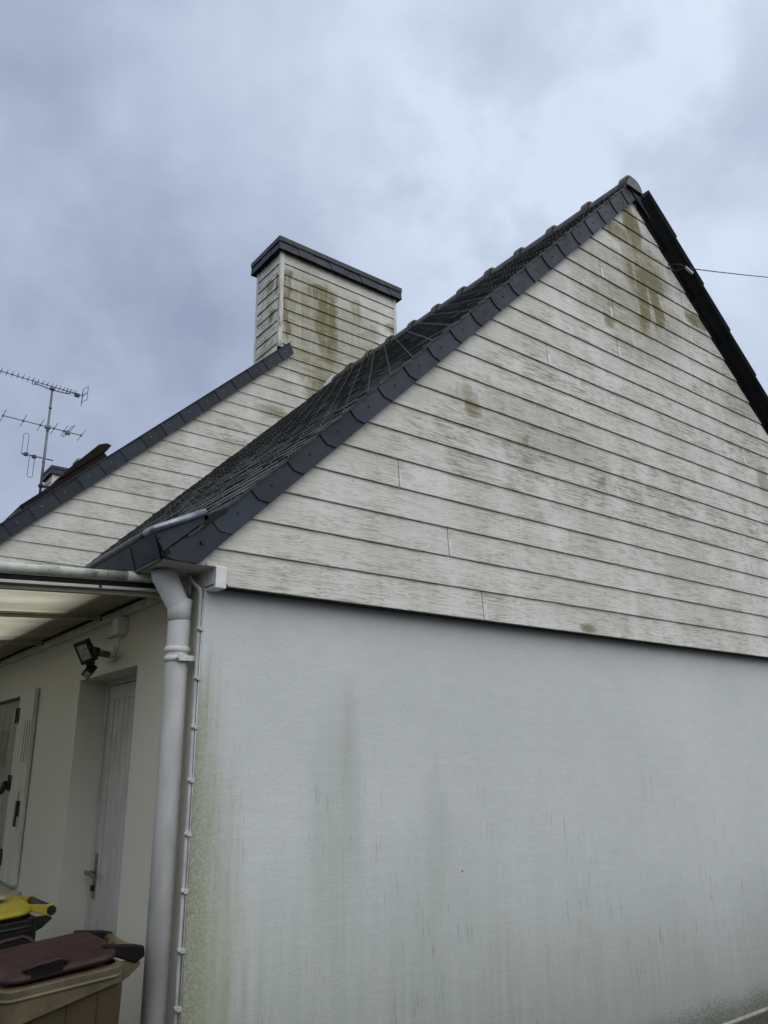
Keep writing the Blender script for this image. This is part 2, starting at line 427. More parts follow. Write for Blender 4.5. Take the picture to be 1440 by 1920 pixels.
M['sill'] = simple("beige_concrete_sill", (.36, .33, .28), .8, var=.25, scale=9, bump=.3, bscale=90)
M['black_plastic'] = simple("black_plastic", (.010, .010, .011), .42, var=.3, scale=12)
M['led'] = simple("floodlight_reflector", (.40, .41, .43), .25, metal=.4, var=.12, scale=30)
M['sensor'] = simple("sensor_lens", (.32, .32, .33), .35, var=.1)
M['brown_lid'] = simple("faded_maroon_lid", (.026, .010, .011), .55, spec=.3, var=.28, scale=7, bump=.15, bscale=150)
M['brown_arm'] = simple("dark_maroon_hinge", (.006, .004, .004), .6, spec=.2, var=.2)
M['tan_bin'] = simple("tan_bin_plastic", (.062, .045, .021), .55, var=.2, scale=6, bump=.15, bscale=150)
M['tan_rim'] = simple("scuffed_tan_rim", (.105, .086, .048), .6, var=.28, scale=14, bump=.2, bscale=180)
M['yellow_lid'] = simple("yellow_lid_plastic", (.42, .36, .035), .5, var=.18, scale=6)
M['sticker'] = simple("grey_paper_sticker", (.42, .42, .38), .7, var=.25, scale=40)
M['ground'] = simple("dark_gravelly_ground", (.055, .052, .045), .95, var=.5, scale=30, bump=.6, bscale=60)
M['plinth'] = simple("pale_concrete_edge", (.36, .35, .31), .85, var=.3, scale=18, bump=.4, bscale=80)
M['alu'] = simple("aerial_aluminium", (.16, .175, .19), .5, metal=.6, var=.3, scale=5)
M['mast'] = simple("galvanised_mast", (.15, .165, .185), .5, metal=.5, var=.3, scale=5)
M['skyl'] = simple("brown_window_casing", (.014, .010, .008), .75, var=.3, scale=8, spec=.15)
M['glass_dark'] = simple("dark_window_glass", (.01, .012, .016), .08, var=.2)
M['concrete'] = simple("grey_flue_concrete", (.27, .27, .26), .8, var=.25, scale=9)

def porch_sheet():
    mt, q, b, out = newmat("yellowed_translucent_sheet")
    P = q.obj(); X, Y, Z = q.sep(P)
    n = q.noise(q.comb(q.mul(X, 1.0), q.mul(Y, 7), 0.0), 1, 5, .6)
    n2 = q.noise(q.comb(q.mul(X, 2.5), q.mul(Y, 3), 4.0), 1, 4, .6)
    c = q.mix(q.ss(q.addm(q.mul(n, .6), q.mul(n2, .4)), .35, .65), (.76, .73, .60), (.94, .92, .82))
    tr = q.add('ShaderNodeBsdfTranslucent'); q.put(tr.inputs[0], c)
    df = q.add('ShaderNodeBsdfDiffuse'); q.put(df.inputs[0], q.mix(.5, c, (.5, .5, .45)))
    mx = q.add('ShaderNodeMixShader'); mx.inputs[0].default_value = .27
    q.l.new(tr.outputs[0], mx.inputs[1]); q.l.new(df.outputs[0], mx.inputs[2])
    q.n.remove(b); q.l.new(mx.outputs[0], out.inputs[0])
    return mt
M['sheet'] = porch_sheet()
def lichen_alu():
    mt, q, b, out = newmat("lichened_white_profile")
    P = q.obj()
    n = q.noise(P, 16, 6, .68); n2 = q.noise(P, 60, 4, .6)
    c = q.mix(q.ss(n, .40, .62), (.62, .65, .60), (.43, .47, .40))
    c = q.mix(q.mul(q.ss(q.addm(q.mul(n, .5), q.mul(n2, .5)), .55, .64), .8), c, (.16, .18, .13))
    q.put(b.inputs['Base Color'], c); b.inputs['Roughness'].default_value = .5
    return mt
M['profile'] = lichen_alu()
M['rafter'] = simple("dirty_white_rafter", (.36, .35, .28), .6, var=.2, scale=9)
M['rail'] = simple("pale_grey_rail", (.48, .48, .45), .5, var=.15)

# ------------------------------------------------------------------ ground
g = MB(); g.poly([(-140, -140, 0), (160, -140, 0), (160, 160, 0), (-140, 160, 0)], [(0, 1, 2, 3)])
tag(g.build("ground", M['ground']), "dark gravelly ground at the foot of the wall", "ground", kind="structure")
g = MB()
g.prism([(0.02, .064, 0), (.02, .086, 0), (.02, .086, .012), (.02, .064, .008)], (7.4, 0, 0))
tag(g.build("kerb", M['plinth']), "thin pale concrete edging along the foot of the rendered gable wall", "kerb", kind="structure")

# ------------------------------------------------------------------ unseen hedges added to shade the lower wall and porch
def shade_hedge_mat():
    mt, q, b, out = newmat("shade_hedge_foliage")
    g = q.add('ShaderNodeNewGeometry')
    c = q.mix(g.outputs['Random Per Island'], (.018, .034, .012), (.050, .078, .026))
    q.put(b.inputs['Base Color'], c); b.inputs['Roughness'].default_value = .55
    return mt
M['shade_hedge'] = shade_hedge_mat()
def shade_hedge(x0, x1, y0, y1, h, label):
    mb = MB(); rnd = random.Random(3)
    mb.box((x0+.12, y0+.12, 0), (x1-.12, y1-.12, h-.12))
    n = int(((x1-x0)+(y1-y0))*h*110)
    for i in range(n):
        t = rnd.random(); fx, fy, fz = rnd.uniform(x0, x1), rnd.uniform(y0, y1), rnd.uniform(.03, h)
        if t < .35: fx = rnd.choice((x0, x1))+rnd.uniform(-.06, .06)
        elif t < .7: fy = rnd.choice((y0, y1))+rnd.uniform(-.06, .06)
        else: fz = h+rnd.uniform(-.1, .07)
        a = Vector((rnd.gauss(0, 1), rnd.gauss(0, 1), rnd.gauss(0, 1))).normalized(); b_ = a.cross(Vector((rnd.gauss(0, 1), rnd.gauss(0, 1), rnd.gauss(0, 1)))).normalized()
        sz_ = rnd.uniform(.05, .10); c = Vector((fx, fy, fz))
        mb.poly([c-a*sz_, c+b_*sz_*.45, c+a*sz_, c-b_*sz_*.45], [(0, 1, 2, 3)])
    o = mb.build("shade_hedge", M['shade_hedge'], None, fixn=False)
    tag(o, label, "shade_hedge", "added unseen hedges that shade the walls")
shade_hedge(-6.4, 9.0, -6.9, -6.1, 2.4, "added unseen long dark green hedge facing the rendered gable wall")
shade_hedge(-6.4, -5.6, -5.9, 13.0, 1.7, "added unseen dark green hedge facing the grey door and the bins")

# ------------------------------------------------------------------ HOUSE
FX, WY = .03, .085          # front wall face, gable wall face
XR = 3.70                  # ridge axis
XE = 7.37                  # far corner of the gable
Y2 = 4.4                   # rear wing wall plane
house = tag(empty("house", (0, 0, 0)), "white gabled house with mildewed plank cladding, slate roofs and two clad chimneys", "house")

def zl(x): return 2.603+.9955*x           # left roof plane
def zr(x): return 2.603+.9955*(2*XR-x)    # right roof plane
def zcl(x): return 2.52+.985*x            # cladding cut line under the verge

# --- front wall with door and window openings, gable wall
mb = MB(); TOPW = 2.42
dY0, dY1, dZ = .82, 1.715, 2.068
wY0, wY1, wZ0, wZ1 = 2.905, 4.12, .845, 2.074
T = .26
def xwall(y0, y1, z0, z1, m=mb): m.box((FX, y0, z0), (FX+T, y1, z1))
xwall(WY+.002, dY0, 0, 2.42); xwall(dY0, dY1, dZ, 2.42); xwall(dY1, wY0, 0, 2.42)
xwall(wY0, wY1, 0, wZ0); xwall(wY0, wY1, wZ1, 2.42); xwall(wY1, Y2+.05, 0, 2.42)
mb.build("front_wall", M['render'], house)
mb = MB(); mb.prism([(FX, WY, 0), (XE, WY, 0), (XE, WY, 2.42), (XR, WY, 6.1), (FX, WY, 2.42)], (0, .0018, 0))
mb.box((FX+.3, WY+.003, 0), (XE, WY+.25, 2.40))
mb.box((XE-.25, WY+.26, 0), (XE, 14, 2.40))
mb.build("gable_wall", M['render_gable'], house)

# --- near gable cladding: individual boards
def board_rows(mb, zbase, exp, n, xl, xr, y0, joints, dep=.017, mi=0, mdark=1):
    """lapped boards on plane y0 between xl(z), xr(z); joints: {row:[x]}"""
    for k in range(n):
        zb = zbase+k*exp; zt = zb+exp
        a0, a1 = xl(zb), xr(zb); b0, b1 = xl(zt), xr(zt)
        if a1-a0 < .02: break
        if b1 < b0: b0 = b1 = (b0+b1)/2
        cuts = [None]+sorted(joints.get(k, []))+[None]
        segs = []
        for i in range(len(cuts)-1):
            l, rr = cuts[i], cuts[i+1]
            p0 = a0 if l is None else l+.0005; q0 = b0 if l is None else l+.0005
            p1 = a1 if rr is None else rr-.0050; q1 = b1 if rr is None else rr-.0050
            segs.append((p0, p1, q0, q1))
        for p0, p1, q0, q1 in segs:
            dz_ = .0035
            f0 = [(p0, y0+.003, zb), (p1, y0+.003, zb), (p1, y0, zb+dz_), (p0, y0, zb+dz_)]
            v = [(p0, y0+dep+.004, zb), (p1, y0+dep+.004, zb), (p0, y0+.003, zb), (p1, y0+.003, zb), (p0, y0, zb+dz_), (p1, y0, zb+dz_),
                 (q0, y0+dep*.9, zt+.004), (q1, y0+dep*.9, zt+.004)]
            o = len(mb.v); mb.v += v
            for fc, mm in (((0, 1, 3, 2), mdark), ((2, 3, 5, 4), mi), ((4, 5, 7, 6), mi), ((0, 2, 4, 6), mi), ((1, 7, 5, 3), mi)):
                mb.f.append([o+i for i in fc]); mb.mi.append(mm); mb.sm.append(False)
xl = lambda z: max(.084, (z-2.52)/.985)
xl0 = lambda z: max(.028, (z-2.52)/.985)
xr = lambda z: 2*XR-max(.028, (z-2.52)/.985)
JO = {0: [10.08*E0, 5.0], 2: [8.61*E0, 5.2], 4: [6.545*E0, 4.75], 11: [14.62*E0], 17: [19.03*E0], 15: [19.40*E0], 13: [19.67*E0],
      18: [26.22*E0-.05], 16: [26.23*E0], 14: [26.0*E0], 12: [31.84*E0], 10: [29.75*E0], 1: [5.9], 3: [5.8], 6: [5.75]}
mb = MB()
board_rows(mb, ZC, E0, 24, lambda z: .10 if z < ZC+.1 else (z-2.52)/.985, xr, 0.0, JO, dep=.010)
mb.prism([(-.05, .0045, 2.4105), (.09, .0045, 2.4105), (.06, .0045, 2.475), (.0, .0045, 2.495)], (0, .012, 0), 0)
mb.box((.03, .006, ZC+.002), (XE-.03, WY-.001, ZC+.0055), 1)  # black underside sheet, painted in for the shadow band below the boards
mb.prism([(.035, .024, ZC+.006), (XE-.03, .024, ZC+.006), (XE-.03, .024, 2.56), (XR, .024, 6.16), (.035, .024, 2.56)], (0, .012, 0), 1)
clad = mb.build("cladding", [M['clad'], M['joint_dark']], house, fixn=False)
clad['label'] = "grey-mildewed white planks filling the near gable"
# bright joint covers beside each butt joint
VIS = [(0, 10.08), (2, 8.61), (4, 6.545), (11, 14.62), (17, 19.03), (15, 19.40), (13, 19.67), (16, 26.23), (14, 26.0), (12, 31.84), (10, 29.75)]
for k, xe in VIS:
    x = xe*E0; zb = ZC+k*E0; s = MB(); wd = .030 if k == 0 else random.uniform(.014, .022)
    if k > 9: wd = .020
    s.poly([(x+.003, -.0020, zb+.004), (x+wd, -.0020, zb+.004), (x+wd, .0100, zb+E0-.006), (x+.003, .0100, zb+E0-.006),
            (x+.003, .006, zb+.004), (x+wd, .006, zb+.004), (x+wd, .018, zb+E0-.006), (x+.003, .018, zb+E0-.006)],
           [(0, 1, 2, 3), (7, 6, 5, 4), (0, 4, 5, 1), (1, 5, 6, 2), (2, 6, 7, 3), (3, 7, 4, 0)])
    s.build("joint_strip", M['pvc'] if k > 9 else M['joint'], clad)
# white boxed end piece under the eave corner
mb = MB(); mb.box((.034, -.012, 2.314), (.085, .084, 2.409)); 
mb.build("corner_box", M['pvc'], clad, bevel=.003)

# --- main slate slope: individual slates
Lm = math.hypot(1, .9955); SX, SZ = 1/Lm, .9955/Lm; NX, NZ = -SZ, SX
def slates(mb, x0, zfun, y0, y1, x1, wid=.205, exp=.112, jit=.003):
    L = (x1-x0)*Lm; i = 0; s_ = 0.0
    while s_ < L-.03:
        off = (0 if i % 2 else .5)*wid
        y = y0-off
        while y < y1-.01:
            a = max(y, y0-random.uniform(0, .006)); b_ = min(y+wid-.004, y1)
            if b_-a > .02:
                s0 = s_+random.uniform(-jit, jit); s1 = min(s_+exp*1.75, L)
                lift = .013+random.uniform(-.002, .004); th = .0065
                def P(yy, ss, n): return (x0+ss*SX+n*NX, yy, zfun(x0)+ss*SZ+n*NZ)
                cl_ = lift+random.uniform(-.002, .002)
                v = [P(a, s0, lift), P(b_, s0, cl_), P(b_, s1, .001), P(a, s1, .001), P(a, s0, lift+th), P(b_, s0, cl_+th), P(b_, s1, .001+th), P(a, s1, .001+th)]
                o = len(mb.v); mb.v += v
                for fc, mm in (((0, 3, 2, 1), 0), ((4, 5, 6, 7), 0), ((0, 1, 5, 4), 1), ((1, 2, 6, 5), 0), ((3, 0, 4, 7), 0)):
                    mb.f.append([o+t for t in fc]); mb.mi.append(mm); mb.sm.append(False)
                # steel slate hook under the middle of the tail
                ym = y+wid/2; sh_ = s_
                if a < ym < b_:
                    hk = [P(ym-.0028, sh_-.006, lift-.004), P(ym+.0028, sh_-.006, lift-.004), P(ym+.0028, sh_-.003, lift+th+.005), P(ym-.0028, sh_-.003, lift+th+.005),
                          P(ym+.0028, sh_+.016, lift+th+.0035), P(ym-.0028, sh_+.016, lift+th+.0035)]
                    o = len(mb.v); mb.v += hk
                    for fc in ((0, 1, 2, 3), (3, 2, 4, 5)): mb.f.append([o+t for t in fc]); mb.mi.append(2); mb.sm.append(False)
            y += wid
        s_ += exp; i += 1
mb = MB(); slates(mb, -.10, zl, -.045, Y2+.02, XR-.04)
roof = mb.build("roof", [M['slate_roof'], M['slate_edge'], M['hook']], house, fixn=False)
roof['label'] = "dark slate slope of the near gable"
mb = MB()
mb.prism([(-.15, 0, zl(-.15)-.004), (XR, 0, zl(XR)-.004), (2*XR+.22, 0, zr(2*XR+.22)-.004), (2*XR+.22, 0, zr(2*XR+.22)-.06), (XR, 0, zl(XR)-.10), (-.15, 0, zl(-.15)-.045)], (0, Y2+.1, 0))
mb.build("roof_deck", M['slate_cap'], roof)
# right slope slates (seen only from the side)
mb = MB()
x = XR; i = 0
mb.prism([(XR, -.03, zl(XR)+.012), (2*XR+.25, -.03, zr(2*XR+.25)+.012), (2*XR+.25, -.03, zr(2*XR+.25)), (XR, -.03, zl(XR))], (0, Y2, 0))
mb.build("slate_slope", M['slate_roof'], roof)

# verge slates of the left rake
def verge(name, x0, xend, dx, lo, up, y, parent, mat, nails=True, first=None, nailmat=None, th=.005):
    mb = MB(); 
    k = 0; x = x0
    if first: mb.prism([(a, y-.001, b_) for a, b_ in first], (0, th, 0))
    while x < xend-.02:
        x2 = x+dx+.05; last = x+dx >= xend
        hgt = up(x)-lo(x)
        # lower end: square at the top edge, chamfered at the bottom corner
        def up_pt(t): return (t, up(t))
        ux = x-.10
        a = (ux, up(ux)); 
        n = (.707, -.707)
        hh = hgt*.707
        mid = (a[0]+n[0]*hh*.55, a[1]+n[1]*hh*.55)
        e = (x+random.uniform(-.004, .004), lo(x))
        x3 = min(x2, xend); x3u = min(x2-.10, xend-.0)
        if last:
            pts = [a, mid, e, (xend+.06, lo(xend+.06)), (xend-.0, up(xend))]
        else:
            pts = [a, mid, e, (x3, lo(x3)), (x3u, up(x3u))]
        yo = y-.0035-(.002 if k % 2 else 0)
        m = len(pts); t0 = yo; t1 = y+.0025
        # lower end stands proud of the slate below, upper end tucks behind the next
        off = [-.005, -.005, -.005, .004, .004]
        o = len(mb.v)
        mb.v += [(p[0], y+off[i], p[1]) for i, p in enumerate(pts)]+[(p[0], y+off[i]+th, p[1]) for i, p in enumerate(pts)]
        mb.f.append(list(range(o, o+m))); mb.mi.append(0); mb.sm.append(False)
        mb.f.append(list(range(o+m, o+2*m))[::-1]); mb.mi.append(0); mb.sm.append(False)
        for i in range(m):
            j = (i+1) % m; mb.f.append([o+i, o+j, o+m+j, o+m+i]); mb.mi.append(1); mb.sm.append(False)
        if nails:
            cx2 = x+.02+random.uniform(-.012, .012); cz2 = (lo(cx2)*.45+up(cx2)*.55)
            mb.tube([(cx2, y-.0085, cz2), (cx2, y+.002, cz2)], .0042, 6, 2)
        x += dx; k += 1
    return mb.build(name, [mat, M['slate_cap'], nailmat or M['nail']], parent)
lo1 = lambda x: 2.467+.983*x
up1 = lambda x: 2.609+.9945*x
verge("verge", .089, 3.665, .1845, lo1, up1, -.034, roof, M['slate_verge'],
      first=[(-.226, 2.436), (-.221, 2.416), (-.165, 2.404), (-.058, 2.401), (.14, lo1(.14)), (.05, up1(.05)), (-.19, 2.452)])
mb = MB(); mb.tube([(-.05, -.045, 2.497), (-.05, -.03, 2.497)], .010, 8)
mb.prism([(-.21, -.029, 2.412), (-.06, -.029, 2.404), (3.66, -.029, lo1(3.66)+.004), (3.64, -.029, up1(3.64)-.006), (-.2, -.029, 2.43)], (0, .028, 0), 1)
mb.build("verge_batten", [M['nail'], M['slate_cap']], roof)
# thin dark drip line over the verge: slates oversail it (roof starts at y=-.045)

# right verge: dark folded lining, seen from below, in overlapping lengths
mb = MB()
prof = [(.012, -.128), (-.004, -.125), (-.012, -.112), (-.035, -.085), (-.065, -.050), (-.095, -.018), (-.108, .002), (-.106, .018), (-.09, .024), (.0, .022), (.012, .0)]
x = XR+.10; i = 0
while x < 2*XR+.2:
    ln = .34 if i else .30
    x2 = min(x+ln+.03, 2*XR+.24)
    def ring(xx, grow): return [(xx-(dn+.10*0)*.0+(dn*.35), y-grow*(1 if y < -.02 else 0), zr(xx)+dn+dn*.35*0+(grow if dn > 0 else 0)) for y, dn in prof]
    mb.loft([ring(x, .0), ring(x2, .010)], 0, True, False)
    x += ln; i += 1
mb.build("black_verge", M['black_verge'], roof)
# facing slate at the head of the right verge
mb = MB(); mb.prism([(3.640, -.040, 6.165), (3.775, -.040, 6.160), (3.90, -.040, 6.035), (3.88, -.040, 5.98), (3.715, -.040, 6.11)], (0, .006, 0))
mb.build("verge_head_slate", M['slate_verge'], roof)

# ridge tiles
def ridge_run(parent, x, zc, y0, y1, pitch, rad, mat, up_at_start=True):
    y = y0; 
    while y < y1-.05:
        t = MB(); yb = min(y+pitch, y1)
        rings = []
        for yy, rr in ((y-.012, rad*1.28), (y+.050, rad*1.26), (y+.075, rad*1.02), (yb+.005, rad*.97)):
            ring = []
            for k in range(15):
                a = math.pi*(-.08+1.16*k/14)
                ring.append((x+rr*math.cos(a), yy, zc+rr*math.sin(a)))
            for k in range(14, -1, -1):
                a = math.pi*(-.08+1.16*k/14)
                ring.append((x+(rr-.016)*math.cos(a), yy, zc+(rr-.016)*math.sin(a)))
            rings.append(ring)
        t.loft(rings, 0, True, False)
        o = t.build("ridge_tile", mat, parent)
        y += pitch
ridge_run(roof, XR-.03, 6.205, -.03, 4.40, .4055, .090, M['ridge'])
mb = MB()
ring = [(XR-.028+.104*math.cos(a), 0, 6.182+.104*math.sin(a)*1.02) for a in [math.pi*(-.02+1.04*k/20) for k in range(21)]]
mb.prism([(a, -.062, c) for a, _, c in ring], (0, .018, 0))
mb.build("ridge_end", M['ridge_end'], roof, bevel=.003)

# --- box gutter with slate face at the eave
gut = MB()
gy1 = Y2
# slate face plates
y = -.045; k = 0
while y < gy1:
    y2 = min(y+.27, gy1); o = .003 if k % 2 else 0
    gut.poly([(-.268-o, y, 2.500), (-.222-o, y+.035, 2.410), (-.222-o, y2+.03, 2.410), (-.268-o, y2-.004, 2.500),
              (-.258, y, 2.500), (-.210, y+.035, 2.412), (-.210, y2+.03, 2.412), (-.258, y2-.004, 2.500)],
             [(0, 1, 2, 3), (7, 6, 5, 4), (0, 4, 5, 1), (1, 5, 6, 2), (2, 6, 7, 3), (3, 7, 4, 0)], 0)
    y += .27; k += 1
gut.prism([(-.255, -.044, 2.494), (-.208, -.044, 2.414), (-.19, -.044, 2.43), (-.235, -.044, 2.49)], (0, gy1, 0), 1)
gutter = gut.build("gutter", [M['slate_cap'], M['gap']], house)
gutter['label'] = "slate-faced eaves gutter with rolled zinc edge"
mb = MB(); mb.prism([(-.268, -.046, 2.507), (-.224, -.046, 2.430), (-.03, -.046, 2.607), (-.052, -.046, 2.628)], (0, .006, 0))
for a, b_ in ((-.235, 2.452), (-.242, 2.485)): mb.tube([(a, -.052, b_), (a, -.044, b_)], .006, 6, 1)
mb.build("gutter_end", [M['slate_verge'], M['nail']], gutter)
mb = MB(); mb.tube([(-.273, 4.4, 2.516), (-.273, .10, 2.516), (-.273, -.02, 2.515)], .0145, 12)
mb.build("gutter_bead", M['zinc_dark'], gutter)
mb = MB(); mb.tube([(-.273, .03, 2.516), (-.273, -.045, 2.514), (-.265, -.052, 2.518), (-.05, -.052, 2.630)], [.0165, .0165, .0165, .0155], 12)
mb.build("gutter_bead_end", M['zinc'], gutter)
mb = MB(); mb.prism([(-.05, -.046, 2.560), (.06, -.046, 2.66), (.06, -.046, 2.672), (-.05, -.046, 2.615)], (0, .004, 0))
mb.prism([(-.26, 0, 2.498), (-.2, 0, 2.43), (-.05, 0, 2.555), (-.05, 0, 2.60)], (0, .008, 0))
mb.build("gutter_lining", M['black_verge'], gutter)
# soffit and its edge board
mb = MB(); mb.box((-.205, -.004, 2.405), (FX+.002, Y2-.05, 2.425))
mb.box((-.012, -.010, 2.405), (FX, -.0045, 2.42))
mb.build("soffit", M['soffit'], house, bevel=.002)
mb = MB(); mb.box((-.220, -.002, 2.399), (-.206, Y2-.05, 2.412))
mb.build("soffit_edge", M['mossy'], house, bevel=.004)

# --- rear wing: gable cladding with chimney
ZR0 = ZR
lo2 = lambda x: 3.48+.967*x
up2 = lambda x: 3.685+.963*x
XRL = -1.06
CXL, CXR, CY1, CZT = 2.806, 4.662, 5.02, 7.80
mb = MB()
xl2 = lambda z: (z-3.56)/.967
xr2 = lambda z: 7.4-(z-3.56)/.967 if (z-3.56)/.967 > .0 else 7.45
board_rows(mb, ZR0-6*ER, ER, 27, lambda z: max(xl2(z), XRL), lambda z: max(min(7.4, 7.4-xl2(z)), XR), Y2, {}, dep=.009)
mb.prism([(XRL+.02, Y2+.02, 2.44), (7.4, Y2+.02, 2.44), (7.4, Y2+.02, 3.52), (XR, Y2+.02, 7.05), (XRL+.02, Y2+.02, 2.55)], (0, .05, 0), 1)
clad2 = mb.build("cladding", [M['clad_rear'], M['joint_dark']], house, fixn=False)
clad2['label'] = "white planks of the taller rear gable, behind the near roof"
mb = MB(); mb.box((XRL, Y2+.03, 0), (FX-.002, Y2+.25, 2.46)); mb.box((XRL, Y2+.252, 0), (XRL+.25, 14.9, 2.46)); mb.box((8.2, Y2+.1, 0), (8.45, 14.9, 2.46)); mb.box((XRL, 14.9, 0), (8.45, 15.1, 2.46))
mb.build("rear_wall", M['render'], house)
# rear roof slabs
mb = MB()
ap = up2(XR)
XL_E = -1.30
def slab(m, xa, za, xb, zb_, y0, y1, t=.07):
    m.prism([(xa, y0, za), (xb, y0, zb_), (xb, y0, zb_-t), (xa, y0, za-t)], (0, y1-y0, 0))
slab(mb, XL_E, up2(XL_E)-.01, 2.93, up2(2.93)-.01, 4.366, 5.025)
slab(mb, XL_E, up2(XL_E)-.01, XR, ap-.01, 5.026, 15.2)
slab(mb, 2*XR-XL_E, up2(XL_E)-.01, CXR+.03, up2(2*XR-CXR-.03)-.01, 4.366, 5.025)
slab(mb, 2*XR-XL_E, up2(XL_E)-.01, XR+.001, ap-.011, 5.026, 15.2)
roof2 = mb.build("roof", M['slate_roof'], house)
roof2['label'] = "slate roof of the taller rear wing"
vg = verge("verge", -1.28, 2.94, .197, lo2, up2, 4.352, roof2, M['slate_verge'], nailmat=M['zinc'])
mb = MB(); mb.prism([(-1.3, 4.36, lo2(-1.3)+.004), (2.93, 4.36, lo2(2.93)+.004), (2.93, 4.36, up2(2.93)-.012), (-1.3, 4.36, up2(-1.3)-.012)], (0, .038, 0))
# thin slate lip oversailing the verge
mb.prism([(-1.3, 4.335, up2(-1.3)+.003), (2.955, 4.335, up2(2.955)+.003), (2.955, 4.335, up2(2.955)-.008), (-1.3, 4.335, up2(-1.3)-.008)], (0, .06, 0))
mb.build("verge_batten", M['slate_cap'], roof2)
mb = MB(); 
ridge_parts = MB()
ridge_parts.tube([(XR, CY1+.1, ap+.02), (XR, 14.2, ap+.02)], .1, 12)
ridge_parts.build("ridge_run", M['ridge'], roof2)
# far gable wall cladding of the rear wing
mb = MB(); mb.prism([(XRL, 15.0, 2.4), (8.45, 15.0, 2.4), (XR, 15.0, 7.1)], (0, .06, 0)); mb.build("far_gable", M['clad_rear'], house)
# white flashing where the near ridge dies into the rear wall
mb = MB(); mb.prism([(3.46, Y2-.004, 6.10), (3.52, Y2-.004, 6.20), (3.60, Y2-.004, 6.285), (3.69, Y2-.004, 6.32), (3.66, Y2-.004, 6.20), (3.52, Y2-.004, 6.04)], (0, .003, 0))
mb.build("flashing", M['flash'], clad2)

def chimney(y0, seg_rear, lab):
    dy = y0-Y2
    y1 = y0+.62
    mb = MB()
    k0 = int((5.9-ZR)/ER)
    zb0 = ZR+k0*ER
    n = int(round((CZT-zb0)/ER))+1
    for k in range(n):
        zb = zb0+k*ER; zt = min(zb+ER, CZT)
        if zb > CZT-.02: break
        # front boards (flush with the gable boards), left boards, right boards
        p0, p1 = CXL+.045, CXR-.035
        for (A, B, nn, mi) in (((p0, y0), (p1, y0), (0, 1), 0), ((CXL, y1-.03), (CXL, y0+.035), (1, 0), 1), ((CXR, y0+.035), (CXR, y1-.03), (-1, 0), 1)):
            d0 = -.003
            def pt(Q, dep, z): return (Q[0]+nn[0]*(d0+dep), Q[1]+nn[1]*(d0+dep), z)
            v = [pt(A, .017, zb), pt(B, .017, zb), pt(A, .003, zb), pt(B, .003, zb), pt(A, 0, zb+.0035), pt(B, 0, zb+.0035), pt(A, .0125, zt+.003), pt(B, .0125, zt+.003)]
            o = len(mb.v); mb.v += v
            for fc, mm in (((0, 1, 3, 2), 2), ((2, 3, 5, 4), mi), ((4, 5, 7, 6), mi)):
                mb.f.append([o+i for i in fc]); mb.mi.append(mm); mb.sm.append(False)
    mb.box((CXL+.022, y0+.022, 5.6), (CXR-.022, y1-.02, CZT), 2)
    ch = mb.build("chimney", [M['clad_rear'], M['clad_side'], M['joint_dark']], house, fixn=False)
    ch['label'] = lab
    for (a, b_, mm) in (((CXL-.006, y0-.006), (CXL+.05, y0+.038), 'trim_algae'), ((CXR-.04, y0-.006), (CXR+.006, y0+.034), 'pvc_dirty'), ((CXL-.006, y1-.034), (CXL+.02, y1+.006), 'pvc_dirty')):
        t = MB(); t.box((a[0], a[1], 6.44 if mm == 'trim_algae' else 5.9), (b_[0], b_[1], CZT+.002)); t.build("corner_trim", M[mm], ch, bevel=.003)
    # slate cap: hanging slates on four sides under a plate
    c = MB(); ov = .062
    X0, X1, Y0, Y1 = CXL-ov, CXR+ov, y0-ov, y1+ov
    zlo, zmi, zto = 7.79, 7.905, 7.972
    def row(A, B, nrm, n_):
        for i in range(n_):
            t0, t1 = i/n_, (i+1)/n_
            ax_, ay_ = A[0]+(B[0]-A[0])*t0, A[1]+(B[1]-A[1])*t0
            bx_, by_ = A[0]+(B[0]-A[0])*t1, A[1]+(B[1]-A[1])*t1
            o1 = .004*(i % 2)+random.uniform(0, .002)
            sl = .28*((B[0]-A[0])/n_), .28*((B[1]-A[1])/n_)
            q_ = [(ax_+nrm[0]*o1+sl[0], ay_+nrm[1]*o1+sl[1], zlo), (bx_+nrm[0]*o1+sl[0], by_+nrm[1]*o1+sl[1], zlo), (bx_+nrm[0]*(o1-.014), by_+nrm[1]*(o1-.014), zmi+.01), (ax_+nrm[0]*(o1-.014), ay_+nrm[1]*(o1-.014), zmi+.01)]
            if i == n_-1: q_[1] = (bx_+nrm[0]*o1, by_+nrm[1]*o1, zlo)
            if i == 0: q_[0] = (ax_+nrm[0]*o1, ay_+nrm[1]*o1, zlo)
            if i < n_-1:
                ln_ = math.hypot(bx_-ax_, by_-ay_); ex, ey = (bx_-ax_)/ln_*.009, (by_-ay_)/ln_*.009
                q_[1] = (q_[1][0]-ex, q_[1][1]-ey, q_[1][2]); q_[2] = (q_[2][0]-ex, q_[2][1]-ey, q_[2][2])
            c.prism(q_, (-nrm[0]*.006, -nrm[1]*.006, 0), 0)
    row((X0, Y0), (X1, Y0), (0, -1), 8); row((X0, Y1), (X0, Y0), (-1, 0), 3); row((X1, Y0), (X1, Y1), (1, 0), 3); row((X1, Y1), (X0, Y1), (0, 1), 8)
    c.box((X0+.022, Y0+.022, zlo+.012), (X1-.022, Y1-.022, zmi), 2)
    c.box((X0-.004, Y0-.004, zmi), (X1+.004, Y1+.004, zto), 1)
    c.build("chimney_cap", [M['slate_cap'], M['slate_green'], M['gap']], ch)
    return ch
ch1 = chimney(Y2, True, "broad plank-clad chimney streaked with green-brown algae")
ch2 = chimney(14.3, False, "far plank-clad chimney half hidden behind the rear verge")
mb = MB()
cx0, cy0 = 3.52, 14.55
mb.box((cx0-.17, cy0-.17, 7.975), (cx0+.17, cy0+.17, 8.08))
